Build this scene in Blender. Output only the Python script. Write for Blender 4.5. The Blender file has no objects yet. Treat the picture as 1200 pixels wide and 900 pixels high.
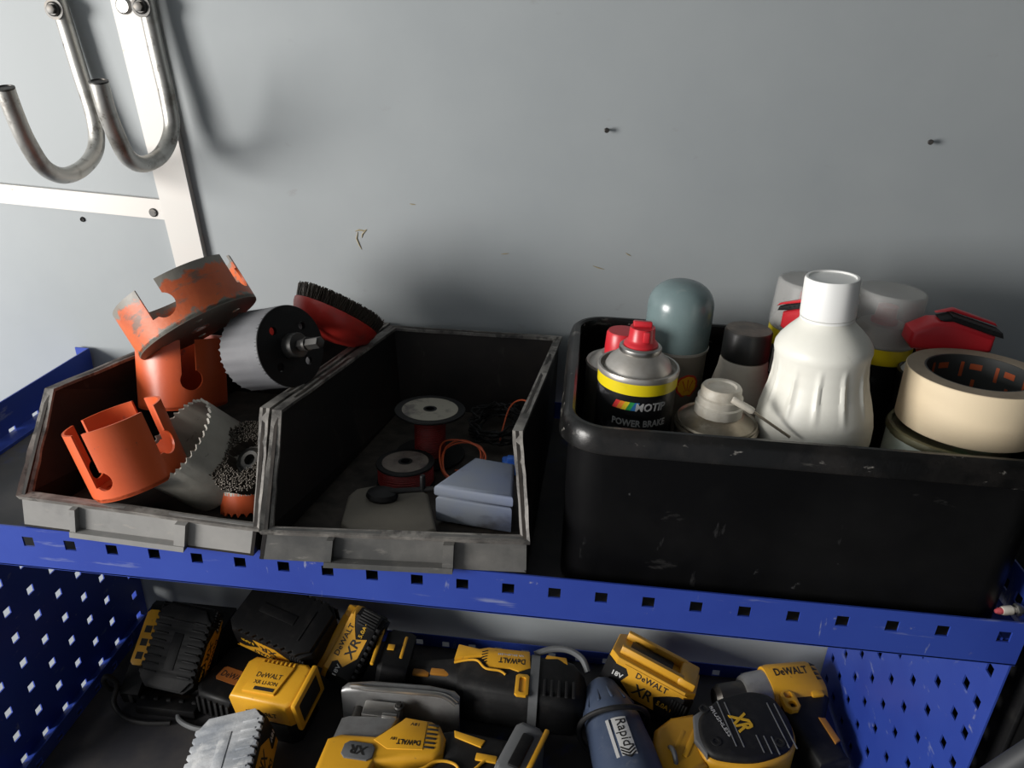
import bpy, bmesh, math, random
from mathutils import Vector, Matrix
random.seed(7)
sc = bpy.context.scene
COL = sc.collection
S = 0.001            # the scene is written in millimetres
UP = 900.0           # height of the shelf's hole row above the van floor
PI = math.pi

def W(x, y, z):
    return Vector((x * S, y * S, (z + UP) * S))

# ------------------------------------------------------------------ camera
cam = bpy.data.objects.new('camera', bpy.data.cameras.new('camera'))
COL.objects.link(cam)
cam.data.sensor_width = 36.0
cam.data.lens = 883.566 * 36.0 / 1200.0
cam.data.clip_start = 0.02
r_ = Vector((0.99374127, 0.10696853, 0.03218734))
u_ = Vector((-0.07434947, 0.4183137, 0.90525455))
f_ = Vector((-0.08336935, 0.90198192, -0.42364864))
mw = Matrix((r_, u_, -f_)).transposed().to_4x4()
mw.translation = W(460.258, -486.793, 413.613)
cam.matrix_world = mw
sc.camera = cam

# ------------------------------------------------------------------ light
world = bpy.data.worlds.new('world')
sc.world = world
world.use_nodes = True
world.node_tree.nodes['Background'].inputs[0].default_value = (0.88, 0.93, 1.0, 1)
world.node_tree.nodes['Background'].inputs[1].default_value = 0.35

def area(name, loc, aim, sx, sy, power, col):
    l = bpy.data.lights.new(name, 'AREA')
    l.shape = 'RECTANGLE'; l.size = sx * S; l.size_y = sy * S
    l.energy = power; l.color = col
    o = bpy.data.objects.new(name, l); COL.objects.link(o)
    p = W(*loc); o.location = p
    o.rotation_euler = (W(*aim) - p).to_track_quat('-Z', 'Y').to_euler()
    return o
# daylight entering by the open rear door, to the left and in front of the rack
area('door_daylight', (-1330, -980, 330), (450, 120, 0), 800, 700, 60.0, (1.0, 0.97, 0.93))

vs = sc.view_settings
vs.view_transform = 'Standard'
vs.look = 'None'
vs.gamma = 1.0
vs.use_curve_mapping = False
vs.exposure = 0.0

# ------------------------------------------------------------------ materials
def nodes_of(name):
    m = bpy.data.materials.new(name); m.use_nodes = True
    nt = m.node_tree
    return m, nt, nt.nodes['Principled BSDF']

def mixcol(nt, fac, a, b):
    n = nt.nodes.new('ShaderNodeMix'); n.data_type = 'RGBA'
    nt.links.new(fac, n.inputs[0])
    for k, v in ((6, a), (7, b)):
        if isinstance(v, tuple): n.inputs[k].default_value = (*v, 1)
        else: nt.links.new(v, n.inputs[k])
    return n.outputs[2]

def noise_mask(nt, scale, lo, hi, stretch=(1, 1, 1), rot=(0, 0, 0), detail=6.0, rough=0.6, off=0.0):
    tc = nt.nodes.new('ShaderNodeTexCoord')
    mp = nt.nodes.new('ShaderNodeMapping')
    mp.inputs['Scale'].default_value = stretch
    mp.inputs['Rotation'].default_value = rot
    mp.inputs['Location'].default_value = (off, off * 1.7, off * 0.6)
    nt.links.new(tc.outputs['Object'], mp.inputs[0])
    n = nt.nodes.new('ShaderNodeTexNoise')
    n.inputs['Scale'].default_value = scale
    n.inputs['Detail'].default_value = detail
    n.inputs['Roughness'].default_value = rough
    nt.links.new(mp.outputs[0], n.inputs['Vector'])
    r = nt.nodes.new('ShaderNodeMapRange'); r.clamp = True
    r.inputs[1].default_value = lo; r.inputs[2].default_value = hi
    nt.links.new(n.outputs[0], r.inputs[0])
    return r.outputs[0]

def mul(nt, a, k):
    n = nt.nodes.new('ShaderNodeMath'); n.operation = 'MULTIPLY'; n.use_clamp = True
    nt.links.new(a, n.inputs[0])
    if isinstance(k, float): n.inputs[1].default_value = k
    else: nt.links.new(k, n.inputs[1])
    return n.outputs[0]

def mat(name, col, rough=0.5, metal=0.0, layers=(), bump=None, zwear=None, spec=0.5, dust=None):
    """layers: (colour, noise scale, lo, hi, strength[, stretch, rot]); zwear: (z0, z1, colour) wear towards a local height"""
    m, nt, p = nodes_of(name)
    c = col
    for i, L in enumerate(layers):
        f = noise_mask(nt, L[1], L[2], L[3], *(L[5:7]), off=i * 3.1)
        c = mixcol(nt, mul(nt, f, float(L[4])), c, L[0])
    if zwear:
        tc = nt.nodes.new('ShaderNodeTexCoord'); sx = nt.nodes.new('ShaderNodeSeparateXYZ')
        nt.links.new(tc.outputs['Object'], sx.inputs[0])
        for (z0, z1, wc) in zwear:
            r = nt.nodes.new('ShaderNodeMapRange'); r.clamp = True
            r.inputs[1].default_value = z0 * S; r.inputs[2].default_value = z1 * S
            nt.links.new(sx.outputs[2], r.inputs[0])
            n = noise_mask(nt, 90.0, 0.25, 0.75)
            a = nt.nodes.new('ShaderNodeMath'); a.operation = 'ADD'
            nt.links.new(r.outputs[0], a.inputs[0]); nt.links.new(n, a.inputs[1])
            r2 = nt.nodes.new('ShaderNodeMapRange'); r2.clamp = True
            r2.inputs[1].default_value = 0.85; r2.inputs[2].default_value = 1.1
            nt.links.new(a.outputs[0], r2.inputs[0])
            c = mixcol(nt, r2.outputs[0], c, wc)
    if dust:      # settled dust: lies on upward faces, broken by noise
        g = nt.nodes.new('ShaderNodeNewGeometry'); sx = nt.nodes.new('ShaderNodeSeparateXYZ')
        nt.links.new(g.outputs['Normal'], sx.inputs[0])
        r = nt.nodes.new('ShaderNodeMapRange'); r.clamp = True
        r.inputs[1].default_value = 0.3; r.inputs[2].default_value = 0.95
        nt.links.new(sx.outputs[2], r.inputs[0])
        f = mul(nt, r.outputs[0], noise_mask(nt, 60.0, 0.3, 0.7, off=9.0))
        c = mixcol(nt, mul(nt, f, dust[1]), c, dust[0])
    if isinstance(c, tuple): p.inputs['Base Color'].default_value = (*c, 1)
    else: nt.links.new(c, p.inputs['Base Color'])
    p.inputs['Roughness'].default_value = rough
    p.inputs['Metallic'].default_value = metal
    p.inputs['Specular IOR Level'].default_value = spec
    if bump:
        b = nt.nodes.new('ShaderNodeBump'); b.inputs['Strength'].default_value = bump[1]
        b.inputs['Distance'].default_value = 0.001
        nt.links.new(noise_mask(nt, bump[0], 0.2, 0.8), b.inputs['Height'])
        nt.links.new(b.outputs[0], p.inputs['Normal'])
    return m

MT = {}
MT['wall'] = mat('grey_wall_paint', (0.322, 0.345, 0.355), 0.55, 0, [
    ((0.225, 0.25, 0.268), 2.2, 0.45, 0.75, 0.5), ((0.19, 0.175, 0.15), 17, 0.69, 0.78, 0.4, (1, 1, 1.7), (0, .6, 0)),
    ((0.32, 0.335, 0.345), 7, 0.6, 0.8, 0.5, (0.5, 1, 1.6), (0, -.4, 0))], (160, 0.05), spec=0.35)
MT['blue'] = mat('blue_powder_coat', (0.028, 0.062, 0.34), 0.38, 0, [
    ((0.016, 0.035, 0.26), 6, 0.4, 0.7, 0.6),
    ((0.3, 0.33, 0.44), 34, 0.635, 0.71, 0.5, (0.25, 1, 2.6), (0.0, 0.08, 0.0)), ((0.32, 0.34, 0.42), 40, 0.66, 0.71, 0.7, (2.4, 1, 0.4), (0.0, 0.35, 0.2)),
    ((0.34, 0.33, 0.36), 60, 0.69, 0.74, 0.6)], (300, 0.04))
MT['tray'] = mat('worn_shelf_surface', (0.025, 0.025, 0.03), 0.6, 0, [
    ((0.085, 0.075, 0.065), 9, 0.42, 0.68, 0.7), ((0.02, 0.035, 0.16), 12, 0.6, 0.7, 0.7)])
MT['bin'] = mat('dusty_black_bin_plastic', (0.013, 0.012, 0.012), 0.5, 0, [
    ((0.055, 0.042, 0.034), 8, 0.45, 0.75, 0.5), ((0.1, 0.09, 0.08), 45, 0.62, 0.75, 0.35, (1, 1, 0.5))],
    (90, 0.1), spec=0.25, dust=((0.1, 0.085, 0.07), 0.5))
MT['binfront'] = mat('dusty_bin_front', (0.07, 0.07, 0.068), 0.5, 0, [
    ((0.2, 0.19, 0.175), 16, 0.42, 0.7, 0.6), ((0.045, 0.045, 0.045), 22, 0.55, 0.72, 0.6),
    ((0.3, 0.28, 0.25), 70, 0.62, 0.72, 0.5, (0.5, 1, 1.5))], (120, 0.12))
MT['binfront_pale'] = mat('pale_dusty_bin_front', (0.2, 0.197, 0.19), 0.55, 0, [
    ((0.29, 0.28, 0.265), 16, 0.42, 0.7, 0.6), ((0.09, 0.09, 0.088), 22, 0.57, 0.74, 0.6),
    ((0.34, 0.31, 0.27), 70, 0.62, 0.72, 0.5, (0.5, 1, 1.5))], (120, 0.12))
MT['binrim'] = mat('worn_bin_rim', (0.13, 0.12, 0.11), 0.6, 0, [
    ((0.34, 0.32, 0.29), 38, 0.45, 0.65, 0.7), ((0.03, 0.028, 0.026), 55, 0.52, 0.62, 0.8),
    ((0.28, 0.14, 0.07), 20, 0.66, 0.72, 0.5)], (140, 0.4))
MT['tote'] = mat('black_tote_plastic', (0.003, 0.003, 0.0034), 0.4, 0, [
    ((0.014, 0.014, 0.014), 5, 0.45, 0.75, 0.6), ((0.13, 0.125, 0.12), 26, 0.65, 0.75, 0.4, (0.5, 1, 1.4), (0, 0.7, 0)), ((0.1, 0.1, 0.1), 34, 0.655, 0.74, 0.4, (1.8, 1, .4), (0, -.5, 0)),
    ((0.12, 0.12, 0.12), 85, 0.70, 0.76, 0.5)], (80, 0.05), spec=0.1)
MT['toterim'] = mat('scuffed_tote_rim', (0.005, 0.005, 0.005), 0.27, 0, [
    ((0.025, 0.022, 0.02), 20, 0.45, 0.7, 0.7), ((0.36, 0.34, 0.31), 90, 0.645, 0.7, 0.7, (0.5, 1, 1)), ((0.2, 0.19, 0.17), 40, 0.63, 0.72, 0.5, (0.4, 1, 2))], (120, 0.15), spec=0.35)
MT['steel'] = mat('bare_steel', (0.5, 0.49, 0.47), 0.36, 1, [((0.3, 0.28, 0.25), 25, 0.45, 0.7, 0.6)])
MT['zinc'] = mat('dull_zinc_tube', (0.52, 0.51, 0.48), 0.42, 0.85, [
    ((0.17, 0.15, 0.12), 30, 0.5, 0.68, 0.75), ((0.12, 0.1, 0.08), 70, 0.6, 0.66, 0.6)], (150, 0.15))
MT['strip'] = mat('pale_aluminium_strip', (0.56, 0.54, 0.51), 0.5, 0.1, [
    ((0.6, 0.54, 0.5), 18, 0.5, 0.75, 0.5), ((0.3, 0.25, 0.2), 55, 0.69, 0.74, 0.7)])
MT['darksteel'] = mat('dark_steel', (0.08, 0.078, 0.075), 0.45, 0.8, [((0.16, 0.13, 0.1), 60, 0.5, 0.7, 0.5)])
MT['black'] = mat('black_plastic', (0.0055, 0.0055, 0.006), 0.5, 0, [((0.03, 0.028, 0.026), 40, 0.55, 0.78, 0.5)], (250, 0.08), spec=0.25)
MT['rubber'] = mat('black_rubber', (0.009, 0.009, 0.0095), 0.6, 0, [((0.03, 0.029, 0.028), 50, 0.5, 0.7, 0.5)], (300, 0.15), spec=0.3)
MT['hole'] = mat('dark_opening', (0.004, 0.004, 0.004), 0.8)
MT['yellow'] = mat('yellow_tool_plastic', (0.66, 0.335, 0.02), 0.42, 0, [
    ((0.5, 0.23, 0.014), 20, 0.45, 0.75, 0.5), ((0.12, 0.08, 0.04), 90, 0.66, 0.72, 0.6)], (250, 0.06))
MT['greyplastic'] = mat('grey_plastic', (0.13, 0.135, 0.14), 0.45, 0.2, [((0.08, 0.08, 0.08), 40, 0.5, 0.7, 0.5)])
MT['alloy'] = mat('cast_alloy', (0.36, 0.36, 0.36), 0.45, 0.7, [((0.2, 0.19, 0.18), 40, 0.45, 0.7, 0.6)])
MT['ink'] = mat('black_print', (0.012, 0.011, 0.01), 0.6)
MT['inkyellow'] = mat('yellow_print', (0.62, 0.36, 0.02), 0.5)
MT['inkwhite'] = mat('white_print', (0.62, 0.62, 0.6), 0.5)
MT['inkgrey'] = mat('grey_print', (0.42, 0.42, 0.42), 0.5)
MT['dirtwhite'] = mat('worn_white_label', (0.5, 0.5, 0.49), 0.6, 0, [((0.2, 0.2, 0.21), 40, 0.55, 0.68, 0.6)])
MT['dirtgrey'] = mat('dusty_battery_base', (0.42, 0.43, 0.44), 0.75, 0, [
    ((0.16, 0.18, 0.21), 26, 0.42, 0.62, 0.75, (1, 0.5, 1)), ((0.62, 0.62, 0.61), 60, 0.55, 0.7, 0.6)], (120, 0.4))
MT['red'] = mat('red_plastic', (0.55, 0.02, 0.03), 0.35, 0, [((0.4, 0.012, 0.02), 30, 0.45, 0.7, 0.4)])
MT['redpaint'] = mat('red_brush_paint', (0.5, 0.03, 0.022), 0.4, 0, [((0.22, 0.05, 0.04), 30, 0.58, 0.7, 0.6)])
MT['floor'] = mat('grey_floor', (0.16, 0.155, 0.15), 0.8, 0, [((0.1, 0.095, 0.09), 6, 0.4, 0.7, 0.6)])
MT['bulk'] = mat('black_bulkhead', (0.004, 0.004, 0.004), 0.7, spec=0.15)

# ------------------------------------------------------------------ geometry helpers (all in mm)
class G:
    def __init__(s): s.v = []; s.f = []
    def add(s, vf, M=None):
        v, f = (vf.v, vf.f) if isinstance(vf, G) else vf
        n = len(s.v)
        for p in v:
            p = Vector(p)
            s.v.append(M @ p if M is not None else p)
        s.f += [[i + n for i in q] for q in f]
        return s

def T(x, y, z): return Matrix.Translation((x, y, z))
def R(deg, ax): return Matrix.Rotation(math.radians(deg), 4, ax)
def axes(xa, za, loc=(0, 0, 0)):
    z = Vector(za).normalized(); x = Vector(xa); x = (x - z * x.dot(z)).normalized(); y = z.cross(x)
    m = Matrix((x, y, z)).transposed().to_4x4(); m.translation = loc
    return m
def along(a, b):
    """frame with z from a to b"""
    d = Vector(b) - Vector(a)
    x = Vector((1, 0, 0)) if abs(d.normalized().x) < 0.9 else Vector((0, 1, 0))
    return axes(x, d, a)

def bm_out(bm):
    bm.verts.index_update()
    r = ([v.co.copy() for v in bm.verts], [[v.index for v in f.verts] for f in bm.faces])
    bm.free(); return r

def box(sx, sy, sz, bev=0.0, seg=2):
    bm = bmesh.new(); bmesh.ops.create_cube(bm, size=1.0)
    for v in bm.verts: v.co = Vector((v.co.x * sx, v.co.y * sy, v.co.z * sz))
    if bev: bmesh.ops.bevel(bm, geom=bm.edges[:], offset=bev, segments=seg, profile=0.5, affect='EDGES')
    return bm_out(bm)

def prism(poly, z0, z1, bev=0.0, seg=2):
    bm = bmesh.new()
    a = [bm.verts.new((p[0], p[1], z0)) for p in poly]; b = [bm.verts.new((p[0], p[1], z1)) for p in poly]
    n = len(poly)
    bm.faces.new(a[::-1]); bm.faces.new(b)
    for i in range(n): bm.faces.new((a[i], a[(i + 1) % n], b[(i + 1) % n], b[i]))
    bmesh.ops.recalc_face_normals(bm, faces=bm.faces[:])
    if bev:
        es = [e for e in bm.edges if abs(e.verts[0].co.z - e.verts[1].co.z) < 1e-6]
        bmesh.ops.bevel(bm, geom=es, offset=bev, segments=seg, profile=0.5, affect='EDGES')
    return bm_out(bm)

def slab(poly, d):
    """a plate: the 3D polygon thickened by the vector d"""
    n = len(poly); d = Vector(d)
    v = [Vector(p) for p in poly] + [Vector(p) + d for p in poly]
    return v, [list(range(n))[::-1], list(range(n, 2 * n))] + [[i, (i + 1) % n, n + (i + 1) % n, n + i] for i in range(n)]

def lathe(prof, n=40, rf=None, caps=True):
    """prof: (r, z) from bottom to top; r = 0 closes. rf(theta, r, z) bends the radius"""
    v = []; f = []; rows = []
    for (r, z) in prof:
        if r <= 1e-6: rows.append([len(v)]); v.append((0, 0, z)); continue
        row = []
        for k in range(n):
            t = 2 * PI * k / n; q = rf(t, r, z) if rf else r
            row.append(len(v)); v.append((q * math.cos(t), q * math.sin(t), z))
        rows.append(row)
    for a, b in zip(rows, rows[1:]):
        if len(a) == 1 and len(b) == 1: continue
        for k in range(n):
            k2 = (k + 1) % n
            if len(a) == 1: f.append([a[0], b[k2], b[k]])
            elif len(b) == 1: f.append([a[k], a[k2], b[0]])
            else: f.append([a[k], a[k2], b[k2], b[k]])
    return v, f

def loop_lathe(prof, n=40):
    """closed profile (ring)"""
    return lathe(list(prof) + [prof[0]], n)

def spline(pts, sub=6, closed=False):
    P = [Vector(p) for p in pts]; out = []; n = len(P)
    for i in range(n if closed else n - 1):
        if closed: a, b, c, d = P[i - 1], P[i], P[(i + 1) % n], P[(i + 2) % n]
        else: a, b, c, d = P[max(i - 1, 0)], P[i], P[i + 1], P[min(i + 2, n - 1)]
        for k in range(sub):
            t = k / sub
            out.append(0.5 * ((2 * b) + (c - a) * t + (2 * a - 5 * b + 4 * c - d) * t * t + (3 * b - a - 3 * c + d) * t ** 3))
    if not closed: out.append(P[-1])
    return out

def tube(path, r, n=10, closed=False, caps=True):
    P = [Vector(p) for p in path]; m = len(P); v = []; f = []
    up = None
    for i, p in enumerate(P):
        if closed: t = (P[(i + 1) % m] - P[i - 1]).normalized()
        else: t = (P[min(i + 1, m - 1)] - P[max(i - 1, 0)]).normalized()
        if up is None: up = t.orthogonal().normalized()
        up = (up - t * up.dot(t)).normalized(); s = t.cross(up)
        q = r[i] if isinstance(r, (list, tuple)) else r
        for k in range(n):
            a = 2 * PI * k / n
            v.append(p + (up * math.cos(a) + s * math.sin(a)) * q)
    for i in range(m if closed else m - 1):
        j = (i + 1) % m
        for k in range(n): f.append([i * n + k, i * n + (k + 1) % n, j * n + (k + 1) % n, j * n + k])
    if caps and not closed:
        f.append(list(range(n))[::-1]); f.append([(m - 1) * n + k for k in range(n)])
    return v, f

def perf(U, V, holes_u, holes_v, th, hs=10.0, skip=None):
    """plate in the xz plane (x: 0..U, z: 0..V, thickness along y) with square punched holes"""
    def cuts(L, hh):
        c = [0.0]; flag = []
        for h in sorted(hh):
            c.append(h - hs / 2); flag.append(False); c.append(h + hs / 2); flag.append(True)
        c.append(L); flag.append(False)
        return c, flag
    cu, fu = cuts(U, holes_u); cv, fv = cuts(V, holes_v)
    nu, nv = len(cu), len(cv)
    v = [(x, y, z) for y in (0, th) for z in cv for x in cu]
    idx = lambda k, j, i: k * nu * nv + j * nu + i
    f = []
    def solid(i, j):
        if i < 0 or j < 0 or i >= nu - 1 or j >= nv - 1: return False
        return not (fu[i] and fv[j] and not (skip and skip(i, j)))
    for j in range(nv - 1):
        for i in range(nu - 1):
            if not solid(i, j): continue
            f.append([idx(0, j, i), idx(0, j, i + 1), idx(0, j + 1, i + 1), idx(0, j + 1, i)])
            f.append([idx(1, j, i), idx(1, j + 1, i), idx(1, j + 1, i + 1), idx(1, j, i + 1)])
            for (di, dj, a, b) in ((-1, 0, (j, i), (j + 1, i)), (1, 0, (j + 1, i + 1), (j, i + 1)), (0, -1, (j, i + 1), (j, i)), (0, 1, (j + 1, i), (j + 1, i + 1))):
                if not solid(i + di, j + dj):
                    f.append([idx(0, *a), idx(0, *b), idx(1, *b), idx(1, *a)])
    return v, f

def rrect(hx, hy, r, n=6):
    out = []
    for cx, cy, a in ((hx - r, hy - r, 0), (-hx + r, hy - r, 90), (-hx + r, -hy + r, 180), (hx - r, -hy + r, 270)):
        for k in range(n + 1):
            t = math.radians(a + 90 * k / n); out.append((cx + r * math.cos(t), cy + r * math.sin(t)))
    return out

def rr_loft(hx, hy, r, prof, n=6, close_ends=True, shift=None):
    """rounded rectangle swept through (offset, z)"""
    v = []; f = []; m = 4 * (n + 1)
    for (o, z) in prof:
        for (x, y) in rrect(hx + o, hy + o, max(r + o, 0.4), n):
            v.append((x + (shift(z)[0] if shift else 0), y + (shift(z)[1] if shift else 0), z))
    for i in range(len(prof) - 1):
        for k in range(m): f.append([i * m + k, i * m + (k + 1) % m, (i + 1) * m + (k + 1) % m, (i + 1) * m + k])
    if close_ends:
        f.append(list(range(m))[::-1]); f.append([(len(prof) - 1) * m + k for k in range(m)])
    return v, f

def link(name, me, parent=None):
    o = bpy.data.objects.new(name, me); COL.objects.link(o)
    if parent is not None: o.parent = parent
    return o

def obj(name, g, m, parent=None, M=None, smooth=35, local=True):
    """one mesh object; g is a G, or (verts, faces). Top-level ones are in world mm, children in the thing's own mm"""
    v, f = (g.v, g.f) if isinstance(g, G) else g
    me = bpy.data.meshes.new(name)
    top = parent is None
    pts = []
    for p in v:
        p = Vector(p)
        if M is not None: p = M @ p
        pts.append(p)
    base = Vector((0, 0, 0))
    if top:   # origin at the base centre
        mn = Vector([min(p[i] for p in pts) for i in range(3)]); mx = Vector([max(p[i] for p in pts) for i in range(3)])
        base = Vector(((mn.x + mx.x) / 2, (mn.y + mx.y) / 2, mn.z))
    me.from_pydata([tuple((p - base) * S) for p in pts], [], f)
    me.validate()
    bm = bmesh.new(); bm.from_mesh(me); bmesh.ops.recalc_face_normals(bm, faces=bm.faces[:]); bm.to_mesh(me); bm.free()
    if smooth:
        for p in me.polygons: p.use_smooth = True
        me.set_sharp_from_angle(angle=math.radians(smooth))
    me.materials.append(MT[m] if isinstance(m, str) else m)
    o = link(name, me, parent)
    if top: o.location = W(*base)
    return o

def thing(name, label, cat, M=None, group=None):
    o = bpy.data.objects.new(name, None); COL.objects.link(o)
    o.empty_display_size = 0.02
    if M is not None:
        m = M.copy(); m.translation = W(*M.translation); o.matrix_world = m
    else: o.location = W(0, 0, 0)
    o['label'] = label; o['category'] = cat
    if group: o['group'] = group
    return o

def tag(o, label, cat, group=None):
    o['label'] = label; o['category'] = cat
    if group: o['group'] = group
    return o

def structure(o): o['kind'] = 'structure'; return o

def boolean(a, cutters):
    """a minus every cutter, all (verts, faces)"""
    def tmp(vf):
        me = bpy.data.meshes.new('tmp'); me.from_pydata([tuple(p) for p in vf[0]], [], vf[1])
        bm = bmesh.new(); bm.from_mesh(me); bmesh.ops.recalc_face_normals(bm, faces=bm.faces[:]); bm.to_mesh(me); bm.free()
        return link('tmp', me)
    o = tmp(a); cs = []
    for c in cutters:
        k = tmp(c); cs.append(k)
        md = o.modifiers.new('b', 'BOOLEAN'); md.operation = 'DIFFERENCE'; md.solver = 'EXACT'; md.object = k
    dg = bpy.context.evaluated_depsgraph_get(); dg.update()
    e = o.evaluated_get(dg); me = e.to_mesh()
    r = ([v.co.copy() for v in me.vertices], [list(p.vertices) for p in me.polygons])
    e.to_mesh_clear()
    for k in cs + [o]:
        me = k.data; bpy.data.objects.remove(k); bpy.data.meshes.remove(me)
    return r

FONT = {}
def text(s, w, h, th=0.25, shear=0.0, bold=0.0):
    """flat lettering in the xy plane, w by h mm, centred, facing +z"""
    cu = bpy.data.curves.new('txt', 'FONT'); cu.body = s; cu.size = 10.0; cu.resolution_u = 2
    cu.shear = shear; cu.offset = bold; cu.extrude = 0.0
    o = bpy.data.objects.new('txt', cu); COL.objects.link(o)
    dg = bpy.context.evaluated_depsgraph_get(); dg.update()
    e = o.evaluated_get(dg); me = e.to_mesh()
    v = [p.co.copy() for p in me.vertices]; f = [list(p.vertices) for p in me.polygons]
    e.to_mesh_clear(); bpy.data.objects.remove(o); bpy.data.curves.remove(cu)
    x0, x1 = min(p.x for p in v), max(p.x for p in v); y0, y1 = min(p.y for p in v), max(p.y for p in v)
    n = len(v)
    vv = [Vector(((p.x - (x0 + x1) / 2) / (x1 - x0) * w, (p.y - (y0 + y1) / 2) / (y1 - y0) * h, 0)) for p in v]
    # thin solid: front face plus walls
    from collections import Counter
    ec = Counter()
    for q in f:
        for a, b in zip(q, q[1:] + q[:1]): ec[(min(a, b), max(a, b))] += 1
    out = [Vector((p.x, p.y, th)) for p in vv] + vv
    ff = [list(q) for q in f]
    for (a, b), c in ec.items():
        if c == 1: ff.append([a, b, b + n, a + n])
    return out, ff

def wrap(vf, r, ang, z):
    """bend flat xy artwork round a cylinder of radius r about local z, centred at angle ang (radians)"""
    v, f = vf
    out = []
    for p in v:
        t = ang + p[0] / r; q = r + p[2]
        out.append((q * math.cos(t), q * math.sin(t), z + p[1]))
    return out, f

def arcband(r0, r1, a0, a1, z0, z1, n=24):
    """curved label on a cylinder"""
    v = []; f = []
    for k in range(n + 1):
        t = a0 + (a1 - a0) * k / n
        for r in (r0, r1):
            for z in (z0, z1): v.append((r * math.cos(t), r * math.sin(t), z))
    for k in range(n):
        a = k * 4; b = a + 4
        f += [[a, b, b + 1, a + 1], [a + 2, a + 3, b + 3, b + 2], [a, a + 2, b + 2, b], [a + 1, b + 1, b + 3, a + 3]]
    f += [[0, 1, 3, 2], [4 * n, 4 * n + 2, 4 * n + 3, 4 * n + 1]]
    return v, f

# ------------------------------------------------------------------ the setting: inside of a van
wb_ = structure(obj('wall_back', box(2600, 20, 1800), 'wall', None, T(100, 352, 0)))
MT['smear'] = mat('old_tan_paint_smear', (0.3, 0.255, 0.16), 0.6)
g = G()
for pts in ([(-3, 5), (2, 7), (8, 6), (12, 8)], [(0, 4), (-2, -4), (1, -12), (4, -18)], [(11, 7), (6, 2), (5, -3)]):
    g.add(tube([(201 + a * .9, 341.8, 197 + b * .9) for a, b in pts], [.5] + [1.0] * (len(pts) - 2) + [.4], 6))
for (x, z, w, d) in ((366, 185, 9, -.3), (470, 178, 13, .5), (262, 236, 7, .2), (505, 195, 6, 1.0)):
    g.add(tube([(x, 341.9, z), (x + w * .5, 341.8, z - d * w * .3), (x + w, 341.9, z - d * w * .5)], [.3, .8, .3], 6))
o = obj('paint_smear', [(W(*p) - wb_.location) / S for p in g.v] and ([(W(*p) - wb_.location) / S for p in g.v], g.f), 'smear', wb_)
structure(obj('floor', box(2600, 2300, 20), 'floor', None, T(100, -790, -910)))
structure(obj('ceiling', box(2600, 2300, 20), 'wall', None, T(100, -790, 910)))
structure(obj('wall_right', box(20, 2300, 1800), 'bulk', None, T(1390, -790, 0)))

# ------------------------------------------------------------------ the rack
P = 38.0
rack = thing('shelf_rack', 'blue perforated steel shelf rack carrying bins above and power tools below', 'shelving', T(338, 170, -900))
RM = T(-338, -170, 900)       # rack parts are written in world mm
def rk(name, g, m, parent=rack, M=None, smooth=35):
    return obj(name, g, m, parent, RM @ M if M is not None else RM, smooth)
# side panels: holes on a 38 mm grid
def side_panel(X, ys, zs, y0, y1, z0, zt, flip):
    U, V = y1 - y0, zt - z0
    g = G().add(perf(U, V, [y - y0 for y in ys], [z - z0 for z in zs], 1.6))
    # plate lies in local xz: x -> world y, y (thickness) -> world x
    M = Matrix(((0, flip, 0, X), (1, 0, 0, y0), (0, 0, 1, z0), (0, 0, 0, 1)))
    return rk('side_panel', g, 'blue', M=M)
zl = [-5.7 - P * k for k in range(14)]
pl = side_panel(-155, [33.6 + P * k for k in range(7)] + [316], zl, 16, 336, -900, 33, -1)
rk('flange', G().add(box(18, 1.6, 933), T(-164.5, 336, -433.5)).add(box(18, 1.6, 933), T(-164.5, 16.8, -433.5)), 'blue', pl)

zr = [9.7 - P * k for k in range(14)]
pr_ = side_panel(830, [35.5, 57] + [57 + P * k for k in range(1, 7)] + [316], zr, 16, 338, -900, 33, 1)
rk('flange', G().add(box(18, 1.6, 933), T(839.5, 338, -433.5)), 'blue', pr_)

MT['barepaint'] = mat('scraped_pale_paint', (.3, .33, .45), .6, 0, [((.05, .08, .35), 90, .45, .6, .9)])
g = G()
for pts in ([(60, 20), (52, -8), (47, -40)], [(70, -10), (60, -60), (50, -110)], [(112, -58), (104, -88), (98, -130)]):
    g.add(tube([(829.6, 160 + a, -90 + b) for a, b in pts], [.6, 1.6, .5], 6))
rk('scrape', g, 'barepaint', pr_)

def shelf(z, name):
    """tray whose lip holes sit at height z; surface 6 mm below"""
    x0, x1, yb = -134.0, 806.0, 320.0
    t = rk(name, G().add(box(x1 - x0 + 38, yb, 1.6), T((x0 + x1) / 2, yb / 2 + 0.8, z - 6.8)), 'tray')
    lip_h = [P * k - (x0 - 19) for k in range(-3, 21)] + [806 - (x0 - 19)]
    rk('front_lip', G().add(perf(822 - (x0 - 19), 42.5, lip_h, [27.5], 1.6), T(x0 - 19, 0, z - 27.5))
       .add(box(822 - x0 + 19, 9, 1.6), T((822 + x0 - 19) / 2, 4.5, z - 27.2)), 'blue', t)
    rk('back_upstand', perf(x1 - x0, 21.0, [P * k - x0 for k in range(-3, 21)], [6.0], 1.6), 'blue', t, T(x0, yb - 1, z - 6))
    for X, fl in ((x0, 1), (x1, -1)):
        M = Matrix(((0, fl, 0, X), (1, 0, 0, 2), (0, 0, 1, z - 6), (0, 0, 0, 1)))
        rk('side_upstand', perf(yb - 3, 21.0, [27 + P * k for k in range(8)], [6.0], 1.6) if z < -1 else box(yb - 3, 1.6, 3.5) and [[(x + (yb - 3) / 2, y, w_ + 1.75) for x, y, w_ in box(yb - 3, 1.6, 3.5)[0]], box(yb - 3, 1.6, 3.5)[1]], 'blue', t, M)
    for X in (-146, 818):      # the strips that tie the tray to the end panels
        rk('side_strip', G().add(box(18, yb - 4, 1.6), T(X, yb / 2 + 2, z - 5.2)), 'blue', t)
    return t
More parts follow.
